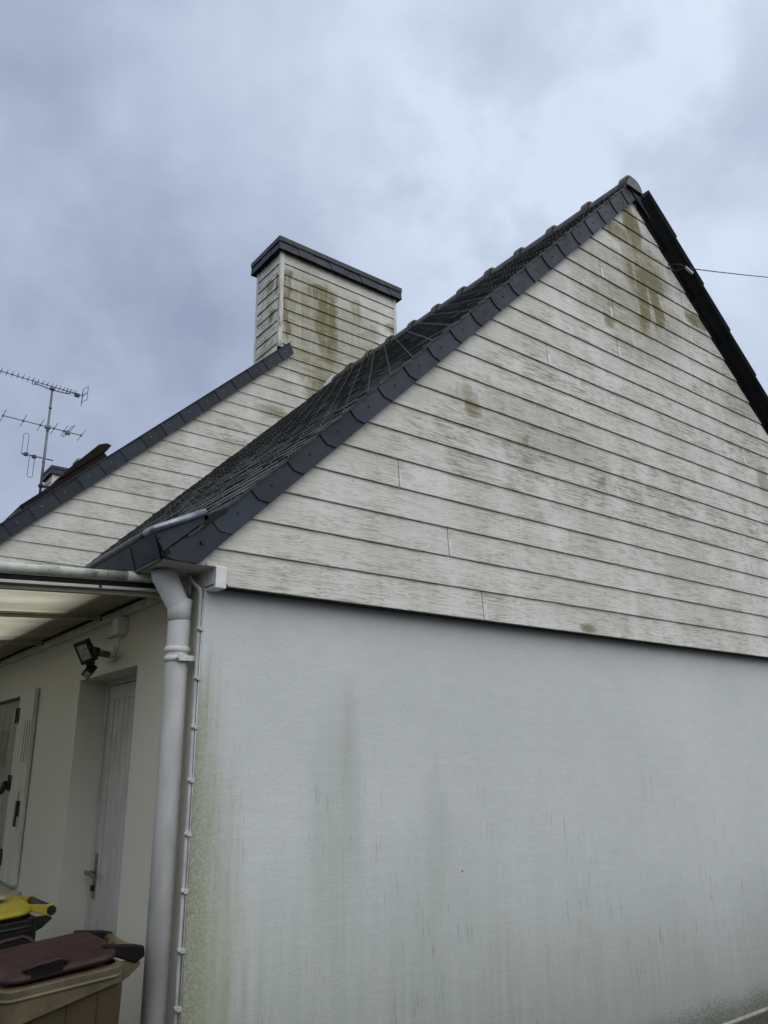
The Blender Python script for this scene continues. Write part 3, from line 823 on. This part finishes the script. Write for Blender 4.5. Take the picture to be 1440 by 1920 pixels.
for a in (-1, 1):
    for b_ in (-1, 1): mb.box((cx0+a*.12-.035, cy0+b_*.12-.035, 8.08), (cx0+a*.12+.035, cy0+b_*.12+.035, 8.25))
mb.box((cx0-.2, cy0-.2, 8.25), (cx0+.2, cy0+.2, 8.31))
mb.build("flue_cowl", M['concrete'], ch2, bevel=.006)

# --- opened roof window on the rear slope
def P2(s, n, y):   # s along slope from x=0, n normal offset
    k = math.hypot(1, .963)
    return (s/k-n*.963/k, y, 3.675+s*.963/k+n/k)
mb = MB()
y0, y1 = 4.74, 5.52
for (sa, sb, n0, n1) in ((.38, 1.42, 0, .085),):
    mb.prism([P2(sa, n0, y0), P2(sb, n0, y0), P2(sb, n1+.01, y0), P2(sa, n1, y0)], (0, y1-y0, 0))
rw = mb.build("roof_window", M['skyl'], house, bevel=.006)
rw['label'] = "brown skylight standing ajar on the rear slope"
mb = MB(); mb.prism([P2(.90, .09, y0-.015), P2(1.46, .09, y0-.015), P2(1.53, .11, y0-.015), P2(1.50, .155, y0-.015), P2(1.42, .185, y0-.015), P2(.96, .135, y0-.015), P2(.86, .105, y0-.015)], (0, y1-y0+.03, 0))
mb.build("sash", M['skyl'], rw, bevel=.008)
mb = MB(); mb.prism([P2(.12, 0, y0+.02), P2(.40, 0, y0+.02), P2(.40, .075, y0+.02), P2(.36, .07, y0+.02)], (0, .7, 0))
mb.build("window_flashing", M['slate_green'], rw)

# --- door
DX = .185
mb = MB(); mb.box((DX, dY1-.045, 0), (DX+.06, dY1, dZ)); mb.box((DX, dY0, 0), (DX+.06, dY0+.045, dZ)); mb.box((DX, dY0+.045, dZ-.03), (DX+.06, dY1-.045, dZ))
mb.box((FX+.001, dY0, -.01), (FX+T, dY1, .015))
door = MB()
a, b_ = dY0+.049, dY1-.051
door.box((DX+.006, a, .02), (DX+.045, b_, .16)); door.box((DX+.006, a, 1.955), (DX+.045, b_, dZ-.034))
door.box((DX+.006, a, .16), (DX+.045, a+.10, 1.955)); door.box((DX+.006, b_-.085, .16), (DX+.045, b_, 1.955))
n = 8; wv = (b_-.085-a-.10)/n
for i in range(n):
    ya = a+.10+i*wv
    door.prism([(DX+.012, ya+.006, .16), (DX+.024, ya, .16), (DX+.040, ya, .16), (DX+.040, ya+wv, .16), (DX+.024, ya+wv, .16), (DX+.012, ya+wv-.006, .16)], (0, 0, 1.795))
do = door.build("door", M['door'], house, bevel=.0015)
do['label'] = "weathered pale grey boarded door in a deep reveal"
mb.build("door_frame", M['door'], do)
mb = MB(); mb.box((DX+.02, b_, .02), (DX+.03, b_+.006, dZ-.03)); mb.box((DX+.02, a, dZ-.034), (DX+.03, b_, dZ-.03)); mb.build("door_gap", M['gap'], do)
mb = MB(); hy = b_-.035
mb.box((DX+.001, hy-.02, .90), (DX+.0065, hy+.02, 1.13)); 
mb.tube([(DX+.004, hy, 1.035), (DX-.045, hy, 1.035)], .009, 10)
mb.loft([[(DX-.055, hy+.012, 1.026), (DX-.035, hy+.012, 1.026), (DX-.035, hy+.012, 1.046), (DX-.055, hy+.012, 1.046)],
         [(DX-.058, hy-.05, 1.024), (DX-.036, hy-.05, 1.024), (DX-.036, hy-.05, 1.044), (DX-.058, hy-.05, 1.044)],
         [(DX-.056, hy-.115, 1.018), (DX-.040, hy-.115, 1.018), (DX-.040, hy-.115, 1.036), (DX-.056, hy-.115, 1.036)]])
mb.build("handle", M['brass'], do, bevel=.002)
mb = MB(); mb.tube([(DX+.004, hy, .955), (DX-.014, hy, .955)], .016, 10); mb.build("lock_cylinder", M['black_iron'], do)

# --- window and its shutters
mb = MB(); mb.box((FX+.17, wY0, wZ0), (FX+.2, wY1, wZ1)); win = mb.build("window", M['glass_dark'], house)
mb = MB()
for (ya, yb, za, zb) in ((wY0, wY0+.06, wZ0, wZ1), (wY1-.06, wY1, wZ0, wZ1), (wY0+.06, wY1-.06, wZ0, wZ0+.06), (wY0+.06, wY1-.06, wZ1-.06, wZ1), ((wY0+wY1)/2-.04, (wY0+wY1)/2+.04, wZ0+.06, wZ1-.06)):
    mb.box((FX+.15, ya, za), (FX+.21, yb, zb))
mb.build("window_frame", M['wood_white'], win, bevel=.003)
def shutter(x0, ya, yb, z0, z1, mat, nb, lab):
    mb = MB(); wv = (yb-ya)/nb; dmi = 1
    s0, s1 = z0+(z1-z0)*.61, z0+(z1-z0)*.83
    for i in range(nb):
        a = ya+i*wv; b2 = a+wv
        mb.prism([(x0, a+.0045, z0), (x0+.006, a, z0), (x0+.028, a, z0), (x0+.028, b2, z0), (x0+.006, b2, z0), (x0, b2-.0045, z0)], (0, 0, z1-z0))
    # ventilation slots
    for i in range(1, min(nb, 6)):
        y = ya+.46+wv*i if mat != 'wood_white' else ya+wv*(i-.5)
        if mat == 'wood_white' and i > 3: break
        mb.box((x0-.0015, y-.0035, s0), (x0+.004, y+.0035, s1), 1)
    o = mb.build("shutter", [M[mat], M['gap']], house); o['label'] = lab
    return o
sh = shutter(-.004, 2.545, 2.900, .895, 2.09, 'wood_white', 6, "white boarded shutter folded back flat against the wall")
mb = MB()
mb.tube([(.010, 2.908, .90), (.010, 2.908, 2.086)], .014, 10); mb.build("shutter_edge", M['wood_white'], sh)
for z in (1.93, 1.49, 1.03):
    mb = MB(); mb.box((-.012, 2.872, z-.05), (-.0055, 2.918, z+.05)); mb.tube([(-.012, 2.918, z-.05), (-.012, 2.918, z+.05)], .008, 8)
    if z == 1.49: mb.obox((-.03, 2.962, z-.03), (.018, .014, 0), (-.006, .040, -.03), (0, .006, .014))
    mb.build("hinge", M['black_iron'], sh)
mb = MB(); mb.box((-.024, 2.59, 1.29), (-.0045, 2.622, 1.385))
for p, q_ in (((2.590, 1.29), (2.583, 1.235)), ((2.583, 1.235), (2.629, 1.232)), ((2.629, 1.232), (2.622, 1.29))):
    mb.tube([(-.02, p[0], p[1]), (-.02, q_[0], q_[1])], .0045, 6)
mb.tube([(-.008, 2.65, 1.38), (-.008, 2.635, 1.41), (-.008, 2.63, 1.44)], .002, 5)
mb.build("latch", M['black_iron'], sh)
shutter(FX+.040, wY0+.012, wY1-.01, wZ0+.02, wZ1-.012, 'shutter_shade', 22, "shaded shutter leaf closed inside the window opening")
mb = MB(); mb.prism([(-.045, wY0-.46, .775), (FX, wY0-.46, .775), (FX, wY0-.46, .87), (-.045, wY0-.46, .845)], (0, 1.8, 0))
mb.build("window_sill", M['sill'], house, bevel=.006)

# --- downpipe
px, py = -.038, .18
mb = MB(); mb.tube([(-.122, py, 2.405), (-.118, py, 2.375), (-.046, py, 2.255), (-.038, py, 2.215), (px, py, .0)], [.058, .056, .050, .0485, .0485], 20)
dp = mb.build("downpipe", M['paint_grey'], house); dp['label'] = "grey painted round downpipe at the house corner"
mb = MB(); mb.tube([(px, py, 2.285), (px-.004, py, 2.245), (px, py, 2.19)], [.0515, .0525, .0500], 20)
mb.build("pipe_socket", M['paint_grey'], dp); mb = MB()
mb.tube([(px, py, 2.075), (px, py, 2.068), (px, py, 2.056), (px, py, 2.05)], [.050, .056, .056, .050], 20)
mb.build("pipe_socket", M['paint_grey'], dp)
mb = MB(); mb.tube([(px, py, 2.034), (px, py, 2.012)], .0535, 20)
mb.box((px+.0, py-.066, 2.012), (FX, py-.05, 2.034)); mb.box((px-.02, py-.072, 2.010), (px+.012, py-.052, 2.036))
mb.tube([(px-.03, py-.062, 2.023), (px+.02, py-.062, 2.023)], .006, 8)
mb.build("pipe_clamp", M['paint_grey'], dp)

# ------------------------------------------------------------------ conduit with clips
cr = tag(empty("conduit", (.02, .1, 0)), "thin painted cable conduit clipped up the wall beside the house corner", "conduit")
mb = MB()
mb.tube([(-.012, .175, 2.403), (-.006, .165, 2.385), (.004, .125, 2.345), (.014, .100, 2.325), (.018, .097, 2.295), (.018, .097, 2.14), (.018, .099, 1.5), (.018, .105, .9), (.018, .106, 0.0)], .0085, 8)
mb.tube([(.026, .086, 2.28), (.026, .088, 1.5), (.026, .094, 0.0)], .0035, 6)
keep(mb.build("pipe", M['conduit']), cr)
for z in (2.147, 1.938, 1.738, 1.527, 1.323, 1.114, .906, .709, .5, .29, .08):
    yy = .096+(2.1-z)*.005
    c = MB(); c.tube([(.018, yy, z-.009), (.018, yy, z+.009)], .0115, 10); c.box((.012, yy-.020, z-.008), (.0295, yy+.006, z+.008))
    c.tube([(.014, yy-.016, z), (.004, yy-.016, z)], .005, 6)
    keep(c.build("clip", M['conduit']), cr)

# ------------------------------------------------------------------ floodlight with sensor, junction box
fl = tag(empty("floodlight", (FX, 1.19, 2.15)), "small black floodlight with motion sensor above the grey door", "floodlight")
bpy.context.view_layer.update()
mb = MB()
mb.box((FX-.022, 1.14, 2.12), (FX-.001, 1.24, 2.20)); keep(mb.build("wall_bracket", M['soffit'], bevel=.004), fl)
mb = MB(); mb.tube([(FX-.02, 1.19, 2.165), (-.085, 1.14, 2.165)], .011, 8); mb.tube([(FX-.02, 1.21, 2.150), (-.075, 1.15, 2.15)], .008, 8)
keep(mb.build("arm", M['brass']), fl)
hc = Vector((-.150, 1.085, 2.152))
nrm_ = Vector((-.66, -.62, -.42)).normalized()
up_ = Vector((-.42, .0, .9)); up_ = (up_-nrm_*up_.dot(nrm_)).normalized(); si_ = nrm_.cross(up_).normalized()
mb = MB()
mb.obox(hc, si_*.043, up_*.060, nrm_*.015)
mb.obox(hc-nrm_*.030, si_*.026, up_*.030, nrm_*.016)
mb.obox(hc+Vector((.045, .03, .006)), (.03, .02, 0), (-.012, .018, 0), (0, 0, .024))
mb.obox(hc-up_*.066, si_*.02, up_*.010, nrm_*.012)
keep(mb.build("lamp_head", M['black_plastic'], bevel=.004), fl)
mb = MB(); mb.obox(hc+nrm_*.0155, si_*.028, up_*.040, nrm_*.0012)
keep(mb.build("lamp_glass", M['led']), fl)
sc_ = Vector((-.115, 1.105, 2.058))
n2 = Vector((-.62, -.45, -.62)).normalized(); u2 = Vector((0, .6, 1)); u2 = (u2-n2*u2.dot(n2)).normalized(); s2 = n2.cross(u2)
mb = MB(); mb.obox(sc_, s2*.028, u2*.022, n2*.030); mb.tube([sc_+Vector((0.002, 0, .02)), hc+Vector((.012, .01, -.045))], .015, 8)
keep(mb.build("sensor_housing", M['black_plastic'], bevel=.005), fl)
mb = MB(); mb.obox(sc_+n2*.030-u2*.004, s2*.020, u2*.013, n2*.006); keep(mb.build("sensor_lens", M['sensor'], bevel=.004), fl)

jb = tag(empty("junction_box", (FX, 1.04, 2.29)), "small square junction box high on the wall under the canopy edge", "junction box")
bpy.context.view_layer.update()
mb = MB(); mb.box((FX-.052, 1.0, 2.245), (FX-.001, 1.09, 2.335)); mb.box((FX-.056, 1.006, 2.251), (FX-.053, 1.084, 2.329)); keep(mb.build("box_body", M['paint_grey'], bevel=.003), jb)
mb = MB(); mb.box((FX-.022, 1.10, 2.27), (FX-.001, 1.20, 2.34)); keep(mb.build("side_box", M['render'], bevel=.003), jb)
mb = MB(); mb.tube([(FX-.012, 1.095, 2.262), (FX-.012, 1.285, 2.262)], .008, 8); keep(mb.build("conduit_stub", M['soffit']), jb)
mb = MB(); mb.tube([(FX-.03, 1.035, 2.245), (FX-.03, 1.036, 2.20), (FX-.028, 1.055, 2.162), (FX-.03, 1.10, 2.142), (FX-.02, 1.16, 2.145)], .006, 8); keep(mb.build("cable", M['soffit']), jb)

# ------------------------------------------------------------------ porch canopy
pc = tag(empty("porch_canopy", (-1.5, 2.2, 0)), "lean-to canopy of yellowed translucent sheets with a lichened white edge profile over the door", "canopy")
bpy.context.view_layer.update()
def zp(x): return 2.397+.055*(x-FX)
PX0 = -3.0
yb = [.325, 1.352, 2.498, 3.656, 4.395]
for i in range(4):
    a, b_ = yb[i]+.004, yb[i+1]-.004
    mb = MB(); mb.prism([(PX0, a, zp(PX0)), (FX-.005, a, zp(FX-.005)), (FX-.005, a, zp(FX-.005)+.006), (PX0, a, zp(PX0)+.006)], (0, b_-a, 0))
    keep(mb.build("roof_sheet", M['sheet']), pc)
for y in yb[1:4]:
    mb = MB(); mb.prism([(PX0, y-.022, zp(PX0)-.014), (FX-.012, y-.022, zp(FX)-.014), (FX-.012, y-.022, zp(FX)-.001), (PX0, y-.022, zp(PX0)-.001)], (0, .044, 0))
    mb.prism([(PX0, y-.012, zp(PX0)-.030), (FX-.06, y-.012, zp(FX)-.030), (FX-.06, y-.012, zp(FX)-.0145), (PX0, y-.012, zp(PX0)-.0145)], (0, .024, 0))
    keep(mb.build("rafter", M['rafter'], bevel=.002), pc)
mb = MB(); mb.box((FX-.030, .215, 2.343), (FX-.001, 4.39, 2.386)); keep(mb.build("wall_plate", M['soffit'], bevel=.002), pc)
mb = MB(); mb.box((FX-.020, .30, 2.3865), (FX-.001, 4.39, 2.3985)); mb.box((FX-.045, .33, 2.383), (FX-.022, 4.39, 2.3945)); keep(mb.build("shadow_gap_strip", M['gap']), pc)  # black strips put in for the shadow of the gap above the plate
# side edge: round lichened profile, shadow gap and lower rail
def edge(y0, zoff, pts, xa, xb):
    m = MB(); m.loft([[(x, y0+p, zp(x)+zoff+q_) for p, q_ in pts] for x in (xa, xb)], 0, True, False); return m
prof1 = [(.022*math.cos(t)*1.15, .0215*math.sin(t)) for t in [2*math.pi*k/14 for k in range(14)]]
m_ = edge(.30, .004, prof1, PX0, -.245); 
for i in range(len(m_.sm)-2): m_.sm[i] = True
keep(m_.build("edge_profile", M['profile']), pc)
m_ = edge(.298, .0045, [(a*1.06, b2*1.08) for a, b2 in prof1], -.245, -.085)
for i in range(len(m_.sm)-2): m_.sm[i] = True
keep(m_.build("edge_sleeve", M['profile']), pc)
m_ = edge(.315, -.031, [(-.012, -.013), (.02, -.013), (.02, .013), (-.012, .013)], PX0, -.06); keep(m_.build("edge_channel", M['gap']), pc)
m_ = edge(.300, -.052, [(-.012, -.0065), (.03, -.0065), (.03, .0065), (-.012, .0065)], PX0, -.07); keep(m_.build("edge_rail", M['rail'], bevel=.0015), pc)
m_ = edge(.325, -.068, [(-.010, -.009), (.02, -.009), (.02, .009), (-.010, .009)], PX0, -.05); keep(m_.build("edge_strip", M['rafter']), pc)
mb = MB(); mb.tube([(-.36, .285, zp(-.36)-.05), (-.36, .30, zp(-.36)-.05)], .007, 8); keep(mb.build("rail_screw", M['nail']), pc)
mb = MB(); mb.box((.0, .165, 2.312), (FX-.0305, .37, 2.4045)); keep(mb.build("plate_end", M["soffit"], bevel=.003), pc)
for y in (1.332, 2.478, 3.636):
    mb = MB(); mb.tube([(FX-.036, y+.02, 2.372), (FX-.028, y+.02, 2.372)], .008, 8); keep(mb.build("plate_screw", M['nail']), pc)
mb = MB(); mb.box((PX0-.05, .28, zp(PX0)-.13), (PX0+.05, 4.39, zp(PX0)-.035)); keep(mb.build("outer_beam", M['rail'], bevel=.004), pc)
for y in (.34, 4.3):
    mb = MB(); mb.box((PX0-.04, y-.04, 0), (PX0+.04, y+.04, zp(PX0)-.132)); keep(mb.build("post", M['rail'], bevel=.004), pc)

# ------------------------------------------------------------------ wheeled bins
def rrect(x0, x1, y0, y1, rad, z, n=5, zf=None):
    pts = []
    for (cx, cy, a0) in ((x1-rad, y1-rad, 0), (x0+rad, y1-rad, 90), (x0+rad, y0+rad, 180), (x1-rad, y0+rad, 270)):
        for k in range(n+1):
            a = math.radians(a0+90*k/n); X = cx+rad*math.cos(a); Y = cy+rad*math.sin(a)
            pts.append((X, Y, z if zf is None else zf(X, z)))
    return pts
def wheelie_bin(name, loc, body_m, rim_m, lid_m, arm_m, bar_m, label, cat, group, tubebar):
    """local frame: hinge/handle towards +x, near side at -y; x from -.52 (front) to 0 (hinge axis)"""
    root = tag(empty(name, loc), label, cat, group)
    sl = lambda X, z: z+(X+.46)*.070          # rim rises to the back
    H = .925
    b = MB()
    b.loft([rrect(-.38, -.075, -.175, .175, .04, .05), rrect(-.425, -.066, -.205, .205, .04, .45), rrect(-.452, -.060, -.222, .222, .04, H-.02, zf=sl)], 0, True, False)
    # moulded ribs on the sides and front
    for xx in (-.36, -.25, -.15):
        for sgn in (-1, 1):
            y_t, y_b = sgn*.2215, sgn*.204
            b.poly([(xx-.006, y_b-sgn*.004, .42), (xx+.006, y_b-sgn*.004, .42), (xx+.006, y_t-sgn*.004, H-.06), (xx-.006, y_t-sgn*.004, H-.06),
                    (xx-.003, y_b+sgn*.006, .42), (xx+.003, y_b+sgn*.006, .42), (xx+.003, y_t+sgn*.006, H-.06), (xx-.003, y_t+sgn*.006, H-.06)],
                   [(0, 1, 5, 4), (1, 2, 6, 5), (2, 3, 7, 6), (3, 0, 4, 7), (4, 5, 6, 7)])
    bo = b.build("body", M[body_m], root, bevel=.004)
    # rim: deep apron at the front running out to the back
    rm = MB()
    rings = []
    def apr(X): return -.055-.06*max(0, min(1, (-.14-X)/.33))
    R0 = rrect(-.462, -.070, -.240, .240, .045, H, 8, sl)
    outer_top = R0; 
    outer_bot = [(x, y, z+apr(x)) for x, y, z in rrect(-.458, -.070, -.236, .236, .045, H, 8, sl)]
    inner_bot = [(x, y, z+apr(x)) for x, y, z in rrect(-.440, -.078, -.2235, .2235, .04, H, 8, sl)]
    inner_top = rrect(-.425, -.085, -.205, .205, .04, H+.004, 8, sl)
    rm.loft([inner_bot, outer_bot, R0, inner_top], 0, False, False)
    # ledge moulding
    l1 = [(x, y, z-.028) for x, y, z in rrect(-.467, -.072, -.245, .245, .045, H, 8, sl)]; l2 = [(x, y, z-.034) for x, y, z in rrect(-.462, -.072, -.2405, .2405, .045, H, 8, sl)]
    l0 = [(x, y, z-.022) for x, y, z in rrect(-.462, -.072, -.2405, .2405, .045, H, 8, sl)]
    rm.loft([l0, l1, l2], 0, False, False)
    # gusset brackets to the hinge
    for sgn in (-1, 1):
        rm.prism([(-.09, sgn*.165, sl(-.09, H)-.005), (.0, sgn*.165, .945), (.012, sgn*.165, .930), (-.03, sgn*.165, .895), (-.08, sgn*.165, .875)], (0, -sgn*.02, 0))
    rm.build("rim", M[rim_m], root, bevel=.003)
    # lid: domed panel with raised centre, side grips
    L = MB()
    lz = lambda X, z: z+(X+.46)*.085
    def ring(dx0, dx1, dy, rad, z): return rrect(-.462+dx0, -.085-dx1, -.228+dy, .228-dy, rad, z, 8, lz)
    rings = [ring(.0, 0, -.002, .07, H+.004), ring(-.006, 0, -.006, .075, H+.020), ring(.004, .0, .004, .07, H+.036), ring(.022, .004, .03, .06, H+.044), ring(.10, .008, .075, .04, H+.046), ring(.112, .01, .082, .04, H+.054), ring(.18, .02, .12, .03, H+.056)]
    L.loft(rings, 0, True, True)
    lo_ = L.build("lid", M[lid_m], root)
    md = lo_.modifiers.new("sub", 'SUBSURF'); md.levels = 1; md.render_levels = 1
    # arms from lid to hinge
    if tubebar:
        for sgn in (-1, 1):
            A = MB(); A.prism([(-.13, sgn*.165, lz(-.13, H+.032)), (-.13, sgn*.165, lz(-.13, H+.056)), (-.03, sgn*.165, .995), (.004, sgn*.165, .996), (.022, sgn*.165, .984), (.027, sgn*.165, .966), (.018, sgn*.165, .946), (.0, sgn*.165, .940), (-.03, sgn*.165, .952)], (0, sgn*.012, 0)); A.build("lid_arm", M[arm_m], lo_, bevel=.004)
    else:
        for sgn in (-1, 1):
            A = MB(); A.prism([(-.13, sgn*.150, lz(-.13, H+.030)), (-.13, sgn*.150, lz(-.13, H+.058)), (-.02, sgn*.150, .998), (.018, sgn*.150, .988), (.022, sgn*.150, .955), (-.01, sgn*.150, .935)], (0, sgn*.022, 0)); A.build("lid_arm", M[arm_m], lo_, bevel=.006)
    if tubebar:
        t = MB(); t.tube([(0, -.178, .968), (0, .178, .968)], .021, 16); t.tube([(0, -.1785, .968), (0, -.1790, .968)], .016, 16)
        t.build("handle_bar", M[bar_m], root)
    else:
        t = MB(); t.tube([(0, .148, .966), (0, .05, .966), (0, .0, .966), (0, -.148, .966)], [.020, .017, .015, .020], 12)
        for yy in (-.1, -.02, .06): t.box((-.03, yy, .950), (.004, yy+.012, .978))
        t.build("handle_bar", M[bar_m], root)
    # side lifting grips: hollow loops
    for sgn in (-1, 1):
        G = MB(); ys = sgn*.218
        xa, xb = -.385, -.275
        path = [(xa-.012, ys-sgn*.02, lz(xa, H+.040)), (xa, ys+sgn*.006, lz(xa, H+.052)), (xa+.02, ys+sgn*.012, lz(xa, H+.060)), (xb-.02, ys+sgn*.012, lz(xb, H+.060)), (xb, ys+sgn*.006, lz(xb, H+.052)), (xb+.012, ys-sgn*.02, lz(xb, H+.040))]
        G.tube(path, .0075, 8)
        G.prism([(xa+.006, ys+sgn*.012, lz(xa, H+.016)), (xb-.006, ys+sgn*.012, lz(xb, H+.016)), (xb-.006, ys+sgn*.012, lz(xb, H+.050)), (xa+.006, ys+sgn*.012, lz(xa, H+.050))], (0, -sgn*.010, 0), 1)
        G.build("side_grip", [M[lid_m], M[arm_m]], lo_)
    # wheels
    for sgn in (-1, 1):
        w_ = MB(); w_.tube([(-.05, sgn*.20, .1), (-.05, sgn*.24, .1)], .1, 24); w_.tube([(-.05, sgn*.238, .1), (-.05, sgn*.246, .1)], .05, 16)
        w_.build("wheel", M['black_plastic'], root, bevel=.006)
    return root
GRP = "wheeled bins by the door"
wheelie_bin("wheeled_bin", (-.207, .115, 0), 'tan_bin', 'tan_rim', 'brown_lid', 'brown_arm', 'tan_rim', "tan wheeled bin with a faded maroon lid, nearest the downpipe", "bin", None, False).scale = (1, 1, .984)
yb_ = wheelie_bin("wheeled_bin", (-.185, 1.245, 0), 'black_plastic', 'black_plastic', 'yellow_lid', 'yellow_lid', 'black_plastic', "black wheeled bin with a bright yellow lid beside the door", "bin", None, True); yb_.scale = (1, 1, .985); yb_.location.x -= .008
mb = MB(); zz_ = lambda X: .925+.0745+(X+.46)*.085
mb.prism([(-.30, -.06, zz_(-.30)), (-.17, -.06, zz_(-.17)), (-.17, .06, zz_(-.17)), (-.30, .06, zz_(-.30))], (0, 0, .0012)); mb.build("sticker", M['sticker'], yb_)

# ------------------------------------------------------------------ television aerials on the far chimney
an = tag(empty("tv_antenna", (2.58, 14.22, 7.1)), "tall television mast with three aerials strapped to the far chimney", "antenna")
bpy.context.view_layer.update()
AY = 14.22
mb = MB(); mb.tube([(2.575, AY, 7.05), (2.57, AY, 8.0), (2.56, AY, 9.80)], [.030, .028, .022], 10)
for z in (8.75, 8.0, 9.3): mb.tube([(2.565, AY, z-.02), (2.565, AY, z+.02)], .033, 10)
keep(mb.build("mast", M['mast']), an)
mb = MB(); mb.box((2.52, AY-.045, 7.42), (2.83, AY+.045, 7.455)); mb.tube([(2.575, AY, 7.40), (2.575, AY, 7.48)], .045, 8); keep(mb.build("mast_strap", M['nail']), an)
# projected geometry at this depth: top boom, middle boom, lower dipoles
mb = MB(); ax = Vector((.03, 1, 0)).normalized()
A = Vector((1.18, AY+.1, 9.86)); B = Vector((3.22, AY-.10, 9.78))
A = Vector((1.35, AY, 9.88)); B = Vector((3.25, AY, 9.79))
mb.tube([A, B], .010, 8)
n = 19
for i in range(n):
    t = i/(n-1); t2 = t**.92 if t < .7 else t
    p = A.lerp(B, .0+.90*(1-(1-t)**1.25)) + Vector((0, 0, .012))
    hl = .16 if i < 14 else .145
    mb.tube([p-Vector((.01, hl, -.0)), p+Vector((.01, hl, .0))], .006, 5)
    mb.obox(p, (.012, 0, 0), (0, .02, 0), (0, 0, .010))
keep(mb.build("uhf_aerial", M['alu']), an)
mb = MB()
Cq = B+Vector((-.02, 0, 0))
mb.tube([Cq+Vector((0, 0, -.16)), Cq+Vector((0, 0, .17))], .007, 6)
for s_ in (1, -1):
    z0 = s_*.015; z1 = s_*.165
    loop = [Cq+Vector((0, 0, z0)), Cq+Vector((.05, -.22, z0+.02)), Cq+Vector((.05, -.22, z1)), Cq+Vector((0, 0, z1))]
    loop2 = [Cq+Vector((0, 0, z0)), Cq+Vector((.05, .22, z0)), Cq+Vector((.05, .22, z1)), Cq+Vector((0, 0, z1))]
    for lp in (loop, loop2):
        for a_, b2 in zip(lp, lp[1:]+lp[:1]): mb.tube([a_, b2], .006, 5)
mb.obox(B+Vector((-.14, 0, -.02)), (.05, 0, 0), (0, .04, 0), (0, 0, .035))
keep(mb.build("reflector", M['black_plastic']), an)
mb = MB()
Tq = Vector((2.56, AY, 9.78))
mb.tube([Tq+Vector((-.40, 0, .02)), Tq+Vector((0, 0, -.04)), Tq+Vector((.38, 0, -.03))], .012, 6)
for dx_ in (-.40, .36):
    for s_ in (-1, 1): mb.tube([Tq+Vector((dx_+s_*.035, 0, -.02)), Tq+Vector((dx_+s_*.035, 0, .10))], .008, 5)
    mb.tube([Tq+Vector((dx_-.035, 0, -.02)), Tq+Vector((dx_+.035, 0, -.02))], .008, 5)
mb.obox(Tq, (.05, 0, 0), (0, .05, 0), (0, 0, .03))
keep(mb.build("boom_stay", M['mast']), an)
mb = MB()
A = Vector((1.63, AY, 8.86)); B = Vector((3.30, AY, 8.81))
mb.tube([A, B], .011, 8)
for t in (0.0, .25, .465, .64, .77, 1.0):
    p = A.lerp(B, t); mb.tube([p-Vector((.02, .36, 0)), p+Vector((.02, .36, 0))], .007, 6); mb.obox(p, (.018, 0, 0), (0, .02, 0), (0, 0, .022))
p = A.lerp(B, .82)
lp = [p+Vector((-.02, -.34, 0)), p+Vector((-.02, .34, 0)), p+Vector((.05, .34, .05)), p+Vector((.05, -.34, .05))]
for a_, b2 in zip(lp, lp[1:]+lp[:1]): mb.tube([a_, b2], .007, 5)
mb.obox(p+Vector((0, 0, -.02)), (.05, 0, 0), (0, .04, 0), (0, 0, .035))
mb.obox(Vector((2.565, AY, 8.83)), (.06, 0, 0), (0, .045, 0), (0, 0, .03))
keep(mb.build("vhf_aerial", M['alu']), an)
mb = MB()
zl_ = 8.08
mb.tube([(2.10, AY, zl_+.01), (2.76, AY, zl_-.01)], .012, 6)
def loopz(x, z0, z1, wdt):
    pts = []
    for k in range(9): a_ = math.pi*k/8; pts.append((x-wdt*math.cos(a_)*1.0, AY, z1-wdt+wdt*math.sin(a_)))
    for k in range(9): a_ = math.pi*k/8; pts.append((x+wdt*math.cos(a_)*1.0, AY, z0+wdt-wdt*math.sin(a_)))
    pts.append(pts[0]); return pts
mb.tube(loopz(2.15, 8.06, 8.58, .055), .006, 5); mb.tube(loopz(2.32, 7.58, 8.08, .055), .006, 5)
mb.obox((2.19, AY, 8.09), (.035, 0, 0), (0, .03, 0), (0, 0, .035)); mb.obox((2.36, AY, 8.07), (.04, 0, 0), (0, .03, 0), (0, 0, .035))
keep(mb.build("fm_dipole", M['black_plastic']), an)

# ------------------------------------------------------------------ overhead cable
cb = tag(empty("overhead_cable", (4.2, 0, 5.6)), "thin black service cable running out from the right verge across the sky", "cable")
bpy.context.view_layer.update()
mb = MB()
P0 = Vector((4.15, -.14, 5.555)); P1 = Vector((16.5, -.55, 10.6))
pts = [P0.lerp(P1, t)+Vector((0, 0, -1.2*t*(1-t))) for t in [k/24 for k in range(25)]]
mb.tube(pts, .0042, 6)
keep(mb.build("wire", M['black_plastic']), cb)
mb = MB(); mb.tube([(4.14, .0, 5.66), (4.135, -.06, 5.63), (4.14, -.11, 5.60), (4.15, -.14, 5.557)], .006, 6); mb.tube([(4.12, .0, 5.63), (4.16, -.05, 5.58), (4.15, -.14, 5.555)], .004, 6)
keep(mb.build("anchor_hook", M['black_iron']), cb)
mb = MB(); mb.obox((4.20, -.142, 5.552), (.05, -.002, -.012), (0, .008, 0), (.003, 0, .011)); keep(mb.build("clamp", M['zinc']), cb)
